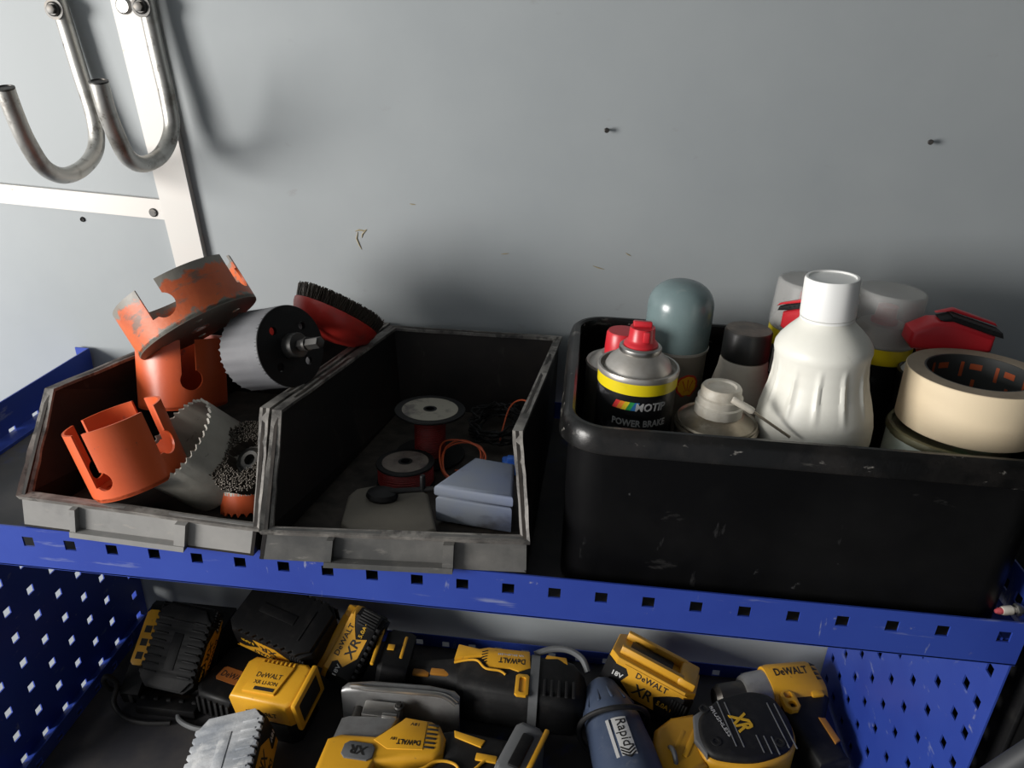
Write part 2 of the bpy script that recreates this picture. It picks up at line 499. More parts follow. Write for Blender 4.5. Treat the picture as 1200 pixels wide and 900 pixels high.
shelf(0.0, 'upper_shelf')
shelf(-383.0, 'lower_shelf')

cab = thing('black_cabinet', 'black cabinet end standing right of the blue rack', 'cabinet', T(1016, 178, -900))
obj('carcass', box(318, 320, 905, 3), 'bulk', cab, T(0, 0, 452.5))
obj('edge_trim', box(4, 322, 900, 1), 'black', cab, T(-161, 0, 452))

# ------------------------------------------------------------------ wall fittings
def screw_head(r, h, hexr=None):
    g = G().add(lathe([(0, 0), (r, 0), (r, h * .35), (r * .8, h * .6), (0, h * .62)], 20))
    if hexr: g.add(prism([(hexr * math.cos(k * PI / 3), hexr * math.sin(k * PI / 3)) for k in range(6)], h * .5, h * 1.5, 0.5))
    return g
OUT = Matrix(((1, 0, 0, 0), (0, 0, -1, 0), (0, 1, 0, 0), (0, 0, 0, 1)))    # local z -> world -y (out of the wall)

st = thing('upright_strip', 'pale upright metal strip fixed to grey wall behind right hook', 'metal strip', T(-3, 342, 40))
sx0, sx1 = (-52, -9), (0, 38)
# the strip leans a little: from (-37,430) to (-4,158)
q = [(-56, 560), (-14, 560), (26, 40), (-10, 40)]
def wl(x, z, y): return (x + 3, y - 342, z - 40)
obj('bar', slab([wl(a, b, 333.5) for a, b in q], (0, 8.5, 0)), 'strip', st)
for (x, z) in ((-30.5, 424.3),):
    obj('bolt_head', screw_head(8, 5, None), 'steel', st, T(*wl(x, z, 333.5)) @ OUT)
hb = thing('horizontal_strip', 'pale horizontal metal strip screwed to the wall left of the upright strip', 'metal strip', T(-150, 342, 200))
obj('bar', slab([(x + 150, y - 342, z - 200) for x, y, z in ((-420, 336, 242), (-420, 336, 220), (-22.6, 336, 203.1), (-19.8, 336, 225.8))][::-1], (0, 6, 0)), 'strip', hb)
obj('screw_head', G().add(screw_head(5, 3)).add(box(6, 1, 1), T(0, 0, 2)), 'darksteel', hb, T(-37.8 + 150, 336 - 342, 211 - 200) @ OUT)

def hook(label, pts, bolt, wallx):
    h = thing('tube_hook', label, 'hook', T(wallx, 342, bolt[2] + 60), 'bent tube hooks on the wall')
    o = Vector((wallx, 342, bolt[2] + 60))
    path = spline([Vector(p) - o for p in pts], 8)
    g = G().add(tube(path, 8.3, 14, caps=False))
    obj('tube', g, 'zinc', h)
    a, b = path[-2], path[-1]
    obj('tube_end', lathe([(5.5, -0.4), (8.4, -0.6), (8.4, 0.8), (6.6, 1.2), (6.4, 0.2), (0, 0.2)], 20), 'darksteel', h, along(b, b + (b - a)))
    obj('bolt', G().add(lathe([(0, 0), (10, 0), (10, 1.5), (0, 1.6)], 20)).add(screw_head(7, 4, 5), T(0, 0, 1.4)), 'darksteel', h, T(*(Vector(bolt) - o)) @ OUT)
    return h
hook('bent steel tube hook bolted over the upright strip, right one of two',
     [(-4, 325, 520), (-2, 324.5, 470), (0, 324, 425), (4, 322, 383), (10, 319, 335), (11, 315, 306), (7, 296, 284), (4, 265, 278), (5, 238, 288), (7, 222, 310), (9, 210, 336), (10, 205, 360)], (-1.5, 316, 424), 0)
hook('bent steel tube hook on the bare wall, left one of two',
     [(-112, 333, 510), (-105, 332, 465), (-98, 330, 418), (-90, 329, 360), (-82, 326, 316), (-79, 316, 285), (-79, 290, 268), (-79, 255, 264), (-77, 225, 277), (-75, 207, 303), (-74, 198, 328), (-73, 192, 352)], (-99, 321, 419), -98)
for i, (x, z, lb) in enumerate(((473, 324, 'small screw sticking out of the grey wall above the grey capped spray can'),
                                (794, 327, 'small screw sticking out of the grey wall above the masking tape'))):
    s = obj('wall_screw', G().add(screw_head(2.6, 2.5)).add(tube([(0, 0, 0), (0, 0, -7)], 1.3, 8)), 'darksteel', None, T(x, 336, z) @ R(12 - 20 * i, 'Z') @ OUT)
    tag(s, lb, 'screw')
pg = obj('wall_hole', lathe([(0, 0), (3.2, 0), (2.6, 1.5), (1.2, 0.6), (0, 0.5)], 12), 'hole', None, T(-131, 341.8, 196.5) @ OUT)  # disc added on the wall, its near-black colour stands in for a hole's shade
tag(pg, 'small dark disc standing for a hole in the wall under the horizontal strip', 'wall hole')

# ------------------------------------------------------------------ open-fronted storage bins
def storage_bin(label, Bfl, Bfr, Bbl, Bbr, Fl, Fr, Rl, Rr, Kl, Kr, tabs, front='binfront'):
    """bottom corners, front lip top corners, rim front corners, rim rear corners (world mm)"""
    V3 = lambda p: Vector(p)
    Bfl, Bfr, Bbl, Bbr, Fl, Fr, Rl, Rr, Kl, Kr = map(V3, (Bfl, Bfr, Bbl, Bbr, Fl, Fr, Rl, Rr, Kl, Kr))
    for p_ in (Bfl, Bfr, Bbl, Bbr, Fl, Fr): p_.z += 0.7
    o = (Bfl + Bfr + Bbl + Bbr) / 4
    b = thing('storage_bin', label, 'storage bin', T(*o), 'open fronted black storage bins')
    MM = T(*(-o))
    def p(name, g, m, parent=b): return obj(name, g, m, parent, MM)
    t = 3.0
    p('floor_panel', slab([Bfl, Bfr, Bbr, Bbl], (0, 0, 2.2)), 'bin')
    p('side_wall', slab([Bfl, Fl, Rl, Kl, Bbl], (t, 0, 0)), 'bin')
    p('side_wall', slab([Bfr, Fr, Rr, Kr, Bbr], (-t, 0, 0)), 'bin')
    p('back_wall', slab([Bbl, Bbr, Kr, Kl], (0, -t, 0)), 'bin')
    fw = p('front_wall', slab([Bfl, Bfr, Fr, Fl], (0, t, 0)), front)
    # front handle frame: two tabs and a ledge standing proud
    n = Vector((0, -1, 0))
    def fp(s, h):
        return (Bfl.lerp(Bfr, s)).lerp(Fl.lerp(Fr, s), h)
    g = G()
    for s0, s1 in tabs:
        g.add(slab([fp(s0, 0.02), fp(s1, 0.02), fp(s1, .86), fp(s0, .86)], n * 6))
    g.add(slab([fp(tabs[0][0], 0.0), fp(tabs[1][1], 0.0), fp(tabs[1][1], .17), fp(tabs[0][0], .17)], n * 7))
    p('label_frame', g, front, fw)
    # rim: a band that follows the open edge
    loop = [Fl, Rl, Kl, Kr, Rr, Fr]
    offs = [Vector((1, 1, 0)), Vector((1, 0, 0)), Vector((1, -1, 0)), Vector((-1, -1, 0)), Vector((-1, 0, 0)), Vector((-1, 1, 0))]
    dn = [Vector((0, .5, -.9)), Vector((0, .35, -.9)), Vector((0, 0, -1)), Vector((0, 0, -1)), Vector((0, .35, -.9)), Vector((0, .5, -.9))]
    v = []; f = []
    rnd = random.Random(3)
    pts = []; ins = []; dns = []
    for i in range(6):
        j = (i + 1) % 6
        k = 10 if i != 2 else 8
        for a in range(k):
            w = a / k; js = 0.0 if a == 0 else rnd.uniform(-.5, .5)
            pts.append(loop[i].lerp(loop[j], w) + Vector((js, js * .6, rnd.uniform(-.5, .3) if a else 0))); ins.append(offs[i].lerp(offs[j], w)); dns.append(dn[i].lerp(dn[j], w))
    m = len(pts)
    for q0, i0, d0 in zip(pts, ins, dns):
        v += [q0 - i0 * 3, q0 + i0 * 5.5, q0 + i0 * 5.5 + d0 * 3.2, q0 - i0 * 3 + d0 * 5.5]
    for k in range(m):
        a, c = k * 4, ((k + 1) % m) * 4
        for e in range(4): f.append([a + e, a + (e + 1) % 4, c + (e + 1) % 4, c + e])
    p('rim', (v, f), 'binrim')
    # stacking step inside, under the rim
    return b
storage_bin('black open-fronted storage bin holding orange hole saws, left of two',
            (0, 1, 15), (207.5, -9, 15), (40, 318, -4), (228, 318, -4), (5.5, 1, 48), (214, -9, 45), (-2, 68, 115), (199, 64, 115), (40, 326, 96), (233, 334, 95),
            ((.225, .25), (.675, .72)), 'binfront_pale')
storage_bin('black open-fronted storage bin holding wire spools, right of two',
            (214, -12, 15), (432, 3, 15), (252, 308, -4), (438, 313, -4), (221, -12, 45), (431, 3, 48), (208, 62, 115), (417, 59, 115), (243, 322, 97), (438, 324, 97),
            ((.25, .275), (.69, .73)))

# ------------------------------------------------------------------ the big tote
tote = thing('storage_tote', 'large black tote with rounded rim full of spray cans and bottles', 'tote', T(636, 132, -5.9))
hx, hy = 176.0, 119.0
body = [(-3, 0), (-1, 0.01), (1, 3), (2, 100), (2, 140), (-1, 140), (-3, 6), (-6, 4)]
obj('body', rr_loft(hx, hy, 28, body, 8), 'tote', tote)
# rolled rim
rp = [(1.5, 108), (7.5, 108), (10.0, 110), (10.0, 113), (8.5, 121), (6.5, 126.5), (3.5, 129), (0.5, 129), (-1.5, 127.5), (-2.5, 124), (-2.5, 112), (-0.5, 108), (1.5, 108)]
obj('rim', rr_loft(hx, hy, 28, [(a, z + 27) for a, z in rp], 8, False), 'toterim', tote)

# ------------------------------------------------------------------ materials of the contents
MT['canblack'] = mat('black_can_print', (0.01, 0.01, 0.011), 0.28, 0, [((0.14, 0.14, 0.15), 48, 0.6, 0.72, 0.5, (1, 1, 1.6))], (200, 0.05))
MT['canyellow'] = mat('yellow_can_band', (0.68, 0.54, 0.01), 0.3, 0, [((0.45, 0.36, 0.02), 40, 0.55, 0.75, 0.4)])
MT['tinplate'] = mat('tinplate', (0.46, 0.44, 0.41), 0.4, 0.7, [((0.28, 0.25, 0.21), 30, 0.45, 0.7, 0.6)])
MT['oldtin'] = mat('stained_tinplate', (0.33, 0.29, 0.23), 0.38, 0.75, [((0.16, 0.13, 0.09), 35, 0.42, 0.65, 0.8), ((0.5, 0.46, 0.38), 60, 0.6, 0.72, 0.6)])
MT['dirtywhite'] = mat('dirty_white_cap', (0.6, 0.57, 0.5), 0.5, 0, [((0.3, 0.25, 0.18), 30, 0.45, 0.68, 0.7)], (90, 0.15))
MT['teal'] = mat('grey_teal_cap', (0.155, 0.215, 0.22), 0.25, 0, [((0.11, 0.15, 0.155), 20, 0.45, 0.75, 0.6), ((0.25, 0.28, 0.27), 50, 0.62, 0.72, 0.4)], spec=0.6)
MT['bronze'] = mat('warm_grey_can', (0.2, 0.18, 0.15), 0.4, 0.4, [((0.14, 0.12, 0.1), 30, 0.45, 0.7, 0.5)])
MT['bottlegrey'] = mat('grimy_grey_bottle', (0.4, 0.37, 0.32), 0.5, 0, [((0.27, 0.235, 0.19), 25, 0.42, 0.7, 0.6)])
MT['dustycap'] = mat('dusty_black_cap', (0.01, 0.01, 0.01), 0.4, 0, dust=((0.2, 0.155, 0.115), 0.9))
MT['white'] = mat('white_bottle_plastic', (0.78, 0.77, 0.7), 0.42, 0, [((0.62, 0.6, 0.52), 14, 0.45, 0.75, 0.5), ((0.42, 0.38, 0.3), 50, 0.64, 0.72, 0.35, (1, 1, .5))], (60, 0.04))
MT['whitecap'] = mat('white_cap_plastic', (0.82, 0.82, 0.8), 0.45, 0, [((0.6, 0.57, 0.5), 30, 0.6, 0.72, 0.4)])
MT['green'] = mat('green_label', (0.13, 0.42, 0.03), 0.45)
MT['tapecream'] = mat('cream_masking_tape', (0.73, 0.6, 0.41), 0.65, 0, [((0.6, 0.47, 0.31), 9, 0.45, 0.75, 0.5, (1, 1, 3)), ((0.3, 0.22, 0.14), 70, 0.72, 0.76, 0.5)], (120, 0.08))
MT['tapeside'] = mat('dirty_tape_edge', (0.32, 0.26, 0.19), 0.8, 0, [((0.2, 0.155, 0.11), 40, 0.45, 0.7, 0.6)], (200, 0.2))
MT['core'] = mat('dark_tape_core', (0.035, 0.038, 0.038), 0.55)
MT['coreprint'] = mat('orange_core_print', (0.4, 0.075, 0.02), 0.6)
MT['mint'] = mat('pale_tin_label', (0.55, 0.62, 0.56), 0.4, 0, [((0.42, 0.46, 0.4), 20, 0.5, 0.75, 0.5)])
MT['grimelid'] = mat('grimy_green_lid', (0.13, 0.125, 0.07), 0.5, 0.3, [((0.06, 0.045, 0.03), 35, 0.45, 0.62, 0.8), ((0.05, 0.16, 0.07), 18, 0.58, 0.68, 0.8)], (120, 0.4))
MT['logored'] = mat('red_print', (0.5, 0.03, 0.015), 0.4)
MT['logoyellow'] = mat('amber_print', (0.72, 0.36, 0.01), 0.4)
for k, c in (('s1', (.6, .03, .03)), ('s2', (.7, .2, .02)), ('s3', (.65, .5, .02)), ('s4', (.03, .3, .08)), ('s5', (.03, .16, .4))):
    MT[k] = mat('stripe_' + {'s1': 'red', 's2': 'orange', 's3': 'gold', 's4': 'leaf', 's5': 'azure'}[k], c, 0.4)
m, nt, p = nodes_of('frosted_clear_plastic')
p.inputs['Base Color'].default_value = (0.62, 0.62, 0.61, 1); p.inputs['Roughness'].default_value = 0.4
tr = nt.nodes.new('ShaderNodeBsdfTransparent'); tr.inputs[0].default_value = (0.94, 0.94, 0.93, 1)
mx = nt.nodes.new('ShaderNodeMixShader'); mx.inputs[0].default_value = 0.3
nt.links.new(tr.outputs[0], mx.inputs[1]); nt.links.new(p.outputs[0], mx.inputs[2])
nt.links.new(mx.outputs[0], nt.nodes['Material Output'].inputs[0])
MT['frost'] = m

# ------------------------------------------------------------------ what stands in the tote
ZB = -1.7      # tote floor
def can_profile(r, h):      # cylinder body with seamed bottom
    return [(0, 1), (r - 2, 1), (r - 0.5, 0), (r + 0.6, 1.2), (r, 3), (r, h - 3), (r + 0.8, h - 1.2), (r + 0.8, h), (r - 1.5, h + 0.3), (r - 2.5, h - 2.5), (0, h - 2.5)]
FACE = math.radians(-92)     # towards the open front of the rack

# black brake cleaner can
t = thing('spray_can', 'black and yellow spray can with red nozzle and rainbow stripe lettering', 'spray can', T(511, 92, ZB))
r = 32.5
obj('body', lathe([(0, 1), (r - 2, 1), (r, 0), (r + .6, 1.5), (r, 3), (r, 166), (0, 166)], 56), 'canblack', t)
obj('yellow_band', lathe([(r, 156), (r + .35, 156), (r + .35, 167.5), (r, 167.5)], 56), 'canyellow', t)
obj('rim', loop_lathe([(r - 1.5, 166), (r + 1, 166), (r + 1.3, 168.5), (r + .6, 170.5), (r - 1.2, 170.5)], 56), 'tinplate', t)
obj('shoulder', lathe([(r - 1.5, 166), (r - 3.5, 166.5), (25, 174.5), (19, 180), (16, 183), (0, 183)], 56), 'tinplate', t)
obj('valve_ring', loop_lathe([(12, 182), (16.5, 182), (17.5, 184), (17.2, 186.5), (15.5, 188), (12, 187)], 40), 'steel', t)
nz = obj('nozzle', lathe([(0, 186), (13.8, 186), (14, 189), (13, 190.5), (12, 191), (10.8, 193), (10, 203), (0, 203)], 32), 'red', t)
obj('finger_pad', G().add(box(15, 10, 5, 1.2), T(0, 4, 204) @ R(-14, 'X')).add(box(5, 6, 9, 1), T(3, -9.5, 198)), 'red', nz)
A0 = math.radians(-85)
logo = G()
for k, nm in enumerate(('s1', 's2', 's3', 's4', 's5')):
    x0 = -24 + k * 3.9; w = 3.9; sl = 3.2
    poly = [(x0, -3.6), (x0 + w, -3.6), (x0 + w + sl, 3.6), (x0 + sl, 3.6)]
    vf = wrap(prism([(a, b) for a, b in poly], 0.05, 0.3), r, A0, 146.5)
    obj('stripe', vf, nm, t)
obj('lettering', wrap(text('MOTIP', 26, 7.2, 0.3, 0.12, 0.22), r, A0 + 8.5 / r, 146.2), 'inkgrey', t)
obj('lettering', wrap(text('POWER BRAKE', 46, 6.0, 0.3, 0.0, 0.2), r, A0 + 0.3 / r, 131.5), 'inkgrey', t)

# red can half hidden behind it
t = thing('spray_can', 'red capped can half hidden behind the black and yellow spray can', 'spray can', T(500, 159, ZB))
obj('body', lathe([(0, 0), (31, 0), (31, 140), (31.8, 142), (31, 144), (29, 143), (18, 152), (0, 152)], 48), 'tinplate', t)
obj('cap', lathe([(14, 150), (15.5, 150), (15.5, 158), (14.8, 171), (13.5, 173.5), (0, 174)], 36), 'red', t)

# domed cap can with the scallop emblem
t = thing('spray_can', 'tall spray can with domed grey teal cap and yellow scallop emblem', 'spray can', T(554, 205, ZB))
obj('body', lathe([(0, 0), (29.5, 0), (30, 2), (30, 146), (0, 146)], 48), 'bronze', t)
obj('rim', loop_lathe([(29, 144), (31.3, 144.5), (31.4, 147), (29, 147.5)], 48), 'tinplate', t)
dome = [(30.5, 147), (31, 148), (31, 185)] + [(31 * math.cos(a) ** .8 if a < 1.57 else 0, 185 + 25 * math.sin(a)) for a in [k * PI / 2 / 9 for k in range(1, 9)]] + [(0, 210)]
obj('cap', lathe(dome, 48), 'teal', t)
def fan(outline, z0, z1, rings=6):
    n = len(outline); v = []; f = []
    cx = 0.0; cy = 0.0
    v.append((cx, cy, z1))
    for k in range(1, rings + 1):
        for (x, y) in outline: v.append((x * k / rings, y * k / rings, z1))
    for (x, y) in outline: v.append((x, y, z0))
    for i in range(n):
        j = (i + 1) % n
        f.append([0, 1 + i, 1 + j])
        for k in range(rings): f.append([1 + k * n + i, 1 + (k + 1) * n + i, 1 + (k + 1) * n + j, 1 + k * n + j])
    return v, f
def scallop(k):
    pts = []
    for i in range(41):
        a = math.radians(-50 + 280 * i / 40)
        rr = 11.5 * (1 + 0.05 * abs(math.sin(a * 4.5 + 0.4)))
        pts.append((rr * math.cos(a) * k, rr * math.sin(a) * k * 0.95 + 1))
    pts += [(-5.2 * k, -10.5 * k), (5.2 * k, -10.5 * k)]
    return pts
A1 = math.radians(-66)
obj('emblem_ground', wrap(fan(scallop(1.0), 0.0, 0.3), 30, A1, 114), 'logored', t)
e = obj('emblem', wrap(fan(scallop(0.83), 0.25, 0.45), 30, A1, 114), 'logoyellow', t)
g = G()
for k in range(-3, 4):
    a = math.radians(90 - k * 22)
    d = Vector((math.cos(a), math.sin(a))); q = Vector((-d.y, d.x)); b0 = Vector((0, -7)) + d * 3; b1 = Vector((0, -7)) + d * 14.5
    g.add(wrap(prism([tuple(b0 - q * .25), tuple(b1 - q * .5), tuple(b1 + q * .5), tuple(b0 + q * .25)], .45, .6), 30, A1, 114))
obj('emblem_rays', g, 'logored', e)

# grimy bottle with black cap
t = thing('bottle', 'grimy grey bottle with dusty black screw cap', 'bottle', T(612, 168, ZB))
obj('body', lathe([(0, 0), (30, 0), (32, 2), (32.5, 60), (32, 92), (29.5, 110), (25.5, 128), (22.3, 142), (21.5, 150), (20.8, 152), (0, 153)], 48), 'bottlegrey', t)
obj('cap', lathe([(19, 153), (21, 153), (21.3, 154), (21, 178), (19.8, 180), (0, 180)], 48, lambda a, q, z: q + (0.25 * math.cos(a * 40) if 154 < z < 179 else 0)), 'dustycap', t)

# stained tin with white screw cap and a thin nozzle tube
t = thing('solvent_can', 'stained squat metal can with dirty white cap beside the tall white bottle', 'can', T(580, 88, ZB))
obj('body', lathe([(0, 0), (33, 0), (33.5, 2), (33.5, 119), (34.8, 120.5), (34.8, 122.5), (33, 124), (33.6, 126), (32.6, 127.5), (31, 126), (28, 128.5), (22, 132.5), (19.5, 134), (0, 134)], 56), 'oldtin', t)
obj('cap', lathe([(17, 134), (19.6, 134), (19.6, 142), (18.2, 143), (18.4, 149), (16.5, 150), (16.5, 156), (15.2, 158), (12, 158), (11, 156.4), (0, 156.4)], 40, lambda a, q, z: q + (.25 * math.cos(a * 26) if z < 149 else 0)), 'dirtywhite', t)
s = thing('spray_tube', 'thin nozzle tube with a white sleeve lying against the white bottle', 'tube', T(585, 66, 155))
obj('tube', tube([(14, -4, -6), (28, -9.5, -13), (45, -16, -21.5)], 1.2, 10), 'oldtin', s)
obj('sleeve', lathe([(0, 0), (2.6, 0), (3, 1), (3, 17), (2.2, 19), (0, 19)], 20), 'dirtywhite', s, along((0, 0, 0), (14, -4, -6)))

# white fluted bottle
t = thing('bottle', 'large white plastic bottle with white screw cap and fluted waist', 'bottle', T(669, 96, ZB + 3.3) @ R(-4.2, 'Y'))
prof = [(0, 0), (40, 0), (44, 4), (44.5, 30), (44.5, 104), (44.0, 106), (44.5, 108), (45.8, 116), (46, 128), (44.5, 138), (41, 148), (37.5, 158), (35.6, 168), (35.2, 178), (36.2, 186), (37.2, 191), (36.8, 195), (34, 200), (28, 207), (22, 213), (19.4, 217), (18.8, 219), (18.8, 224), (0, 224)]
dense = []
for (a, b), (c, d) in zip(prof[1:-1], prof[2:]):
    n = max(1, int(abs(d - b) / 2.5)); dense += [(a + (c - a) * k / n, b + (d - b) * k / n) for k in range(n)]
prof = [prof[0]] + dense + prof[-2:]
def flute(a, q, z):
    if 140 < z < 186:
        w = math.sin(PI * (z - 140) / 46); u = ((a / (2 * PI) * 12) % 1.0 - .5) * 2
        return q + 1.7 * w ** .7 * max(0, 1 - (abs(u) / .26) ** 2) if abs(u) < .26 else q
    return q
obj('body', lathe(prof, 150, flute), 'white', t)
obj('cap', lathe([(18, 219.5), (20.6, 219.5), (20.8, 221), (20.4, 248), (19.4, 250), (17.6, 250), (17, 248.6), (0, 248.4)], 60, lambda a, q, z: q + (.18 * math.cos(a * 50) if 221 < z < 248.5 and q > 19.5 else 0)), 'whitecap', t)
obj('neck_ring', loop_lathe([(18.5, 216.4), (20.4, 216.8), (20.4, 218.6), (18.5, 219)], 48), 'whitecap', t)
obj('label', arcband(44.5, 44.9, math.radians(-150), math.radians(-97), 20, 108, 24), 'green', t)

# two cans with frosted caps at the back
def frosted_can(label, x, y, z0, z1, r, lean):
    t = thing('spray_can', label, 'spray can', T(x, y, ZB) @ R(lean, 'Y'))
    b = z0 - ZB; e = z1 - ZB
    obj('body', lathe([(0, 0), (r - 1, 0), (r - 1, b - 16), (0, b - 16)], 48), 'canblack', t)
    obj('yellow_band', loop_lathe([(r - 3, b - 18), (r - .6, b - 18), (r - .6, b - 3), (r - 3, b - 3)], 48), 'canyellow', t)
    obj('shoulder', lathe([(r - 1, b - 4), (r - .5, b - 2), (r - 3, b), (r - 4.5, b + 7), (20, b + 15), (0, b + 15)], 40), 'tinplate', t)
    obj('nozzle', lathe([(0, b + 15), (12, b + 15), (12, b + 18), (9.5, b + 20), (9, b + 31), (0, b + 31)], 28), 'red', t)
    obj('clear_cap', lathe([(r - .9, b - 1), (r, b - 1), (r + .4, b + 2), (r - .6, e - 3), (r - 2.2, e - .6), (r - 4, e), (0, e), (0, e - .9), (r - 4, e - .9), (r - 2, e - 2.5), (r - 1.5, e - 4), (r - .9, b - 1)], 48), 'frost', t)
    return t
ca = frosted_can('spray can under a frosted clear cap, behind the white bottle on its left', 668, 211, 172, 215, 31.5, 1)
obj('sticker', arcband(30.6, 30.9, math.radians(-152), math.radians(-131), 128, 152, 8), 'inkwhite', ca)
obj('sticker', arcband(30.6, 30.9, math.radians(-131), math.radians(-100), 128, 152, 8), 'red', ca)
frosted_can('spray can under a frosted clear cap, between white bottle and red trigger', 739, 213, 163, 210, 31, 1.5)

# trigger heads
def trigger(t, z, yaw, L=92):
    M = T(0, 0, z) @ R(yaw, 'Z')
    h = obj('trigger_head', prism([(-26, 0), (-30, 5), (-29, 16), (-14, 25), (2, 27), (L - 34, 17), (L - 34, 3), (L - 42, 0)], -13, 13, 4, 3), 'red', t, M @ R(90, 'X'))
    obj('grip_strip', prism([(-8, 27), (4, 31), (L - 28, 20), (L - 26, 15), (0, 25)], -9, 9, 1.5), 'rubber', h, M @ R(90, 'X'))
    g = G()
    nr = int((L - 34) / 4.2)
    for k in range(nr):
        x = 2 + k * 4.2; g.add(box(1.6, 18, 1.4), T(x, 0, 30.6 - k * 10.5 / nr))
    obj('grip_ribs', g, 'black', h, M)
    obj('top_lever', prism([(-8, 29), (6, 34), (L - 30, 24), (L - 27, 20), (L - 30, 22), (4, 31.5)], -12, -5, .8), 'red', h, M @ R(90, 'X'))
    obj('collar', lathe([(0, -7), (17, -7), (18, -4), (18, 2), (0, 2)], 32), 'red', t, M)
t = thing('trigger_can', 'black spray can with white shoulder and red trigger head behind masking tape', 'spray can', T(777, 168, ZB))
obj('body', lathe([(0, 0), (26.5, 0), (27, 2), (27, 146), (27.8, 149), (27, 151), (25.8, 149.5), (0, 149)], 48), 'canblack', t)
obj('rim', loop_lathe([(25.8, 147.5), (27.9, 148), (28, 150), (26.6, 151.5), (25.4, 150.5)], 48), 'darksteel', t)
obj('shoulder', lathe([(25.6, 149), (24, 151), (21, 157), (15, 166), (12, 170), (0, 170)], 40), 'whitecap', t)
trigger(t, 175, -4, 72)
t = thing('trigger_can', 'red spray can with red trigger head mostly hidden behind the white bottle', 'spray can', T(663, 161, ZB))
obj('body', lathe([(0, 0), (20, 0), (20, 150), (18, 156), (12, 168), (0, 168)], 40), 'red', t)
trigger(t, 180, 130, 58)

# tin and tape
t = thing('paint_tin', 'pale tin with grimy green rim standing under the masking tape', 'tin', T(766, 91, ZB))
obj('body', lathe([(0, 0), (44.5, 0), (45, 2), (45, 128), (0, 128)], 56), 'mint', t)
rnd = random.Random(5)
jit = [rnd.uniform(-.9, 1.3) for _ in range(72)]
obj('lid_rim', lathe([(45, 127), (46.2, 127.6), (46.6, 130), (45.4, 133), (42.5, 133.4), (41.5, 131), (0, 131)], 72, lambda a, q, z: q + (jit[int(a / (2 * PI) * 72) % 72] * .5 if q > 42 else 0)), 'grimelid', t)
obj('label_mark', arcband(45, 45.3, math.radians(-70), math.radians(-30), 100, 122, 12), 'green', t)
t = thing('masking_tape', 'roll of cream masking tape with dark printed core on the tin', 'tape', T(781, 99, 134.5) @ R(-1.5, 'Y') @ R(-1, 'X'))
obj('roll', loop_lathe([(39.5, 0), (52.2, 0), (52.8, .6), (52.6, 44.5), (52.1, 45), (39.5, 45)], 80), 'tapecream', t)
obj('edge', loop_lathe([(39.2, 44.9), (52, 44.9), (52, 45.25), (39.2, 45.25)], 80), 'tapeside', t)
co = obj('core', loop_lathe([(37.7, 0.3), (39.7, 0.3), (39.7, 45.1), (37.7, 45.1)], 80), 'core', t)
g = G()
for k in range(9):       # broken printed bars inside the core
    a = math.radians(20 + 40 * k)
    g.add(arcband(37.4, 37.75, a, a + .24, 33, 38, 5)); g.add(arcband(37.4, 37.75, a + .36, a + .43, 26, 39, 3))
    g.add(arcband(37.4, 37.75, a + .2, a + .4, 12, 17, 5)); g.add(arcband(37.4, 37.75, a + .08, a + .15, 12, 24, 3))
obj('core_print', g, 'coreprint', co)
# paint ball of fluff / odds behind the black capped bottle
t = thing('nozzle_fitting', 'small metal and pink nozzle lying at the right end of the shelf', 'nozzle', axes((0.96, .1, .3), (0, -.3, 1), (815, 18, 12)))
obj('body', lathe([(0, -7), (3.2, -7), (3.8, -5), (3.8, 1), (2.6, 2), (2.6, 6), (0, 6)], 18), 'dirtywhite', t, R(90, 'Y'))
obj('tip', lathe([(0, 0), (2.6, 0), (2.8, 2.5), (1.5, 5), (0, 5)], 16), mat('pink_plastic', (.6, .1, .12), .5), t, T(-7, 0, 0) @ R(-90, 'Y'))
obj('nut', prism([(5 * math.cos(k * PI / 3), 5 * math.sin(k * PI / 3)) for k in range(6)], 4, 9, .6), 'steel', t, R(90, 'Y'))

# ------------------------------------------------------------------ hole saws and brushes in the left bin
ORANGE = (0.62, 0.105, 0.03)
MT['orange'] = mat('orange_saw_paint', ORANGE, 0.38, 0, [((0.5, 0.075, 0.022), 16, 0.45, 0.7, 0.5), ((0.09, 0.06, 0.05), 55, 0.665, 0.72, 0.7)], (200, 0.05))
MT['orange_worn'] = mat('worn_orange_saw_paint', (0.55, 0.115, 0.03), 0.5, 0, [((0.38, 0.07, 0.025), 22, 0.42, 0.66, 0.7), ((0.11, 0.1, 0.08), 30, 0.56, 0.64, 0.8, (1, 1, 3))], (160, 0.15),
                        zwear=[(30, 46, (0.2, 0.185, 0.16)), (10, -3, (0.15, 0.145, 0.12))])
MT['sawgrey'] = mat('bare_grey_saw', (0.11, 0.112, 0.12), 0.6, 0.1, [((0.15, 0.153, 0.16), 20, 0.45, 0.7, 0.6), ((0.1, 0.1, 0.1), 50, 0.6, 0.7, 0.5)], (150, 0.1))
MT['sawpale'] = mat('pale_grey_saw', (0.4, 0.38, 0.33), 0.55, 0.1, [((0.2, 0.185, 0.16), 20, 0.42, 0.7, 0.6), ((0.05, 0.045, 0.04), 38, 0.63, 0.7, 0.8, (1, 1, 2))], (150, 0.15))
MT['rustin'] = mat('brown_inner_steel', (0.06, 0.045, 0.036), 0.6, 0.3)
MT['wire'] = mat('dark_wire_bristle', (0.1, 0.085, 0.07), 0.5, 0.5)

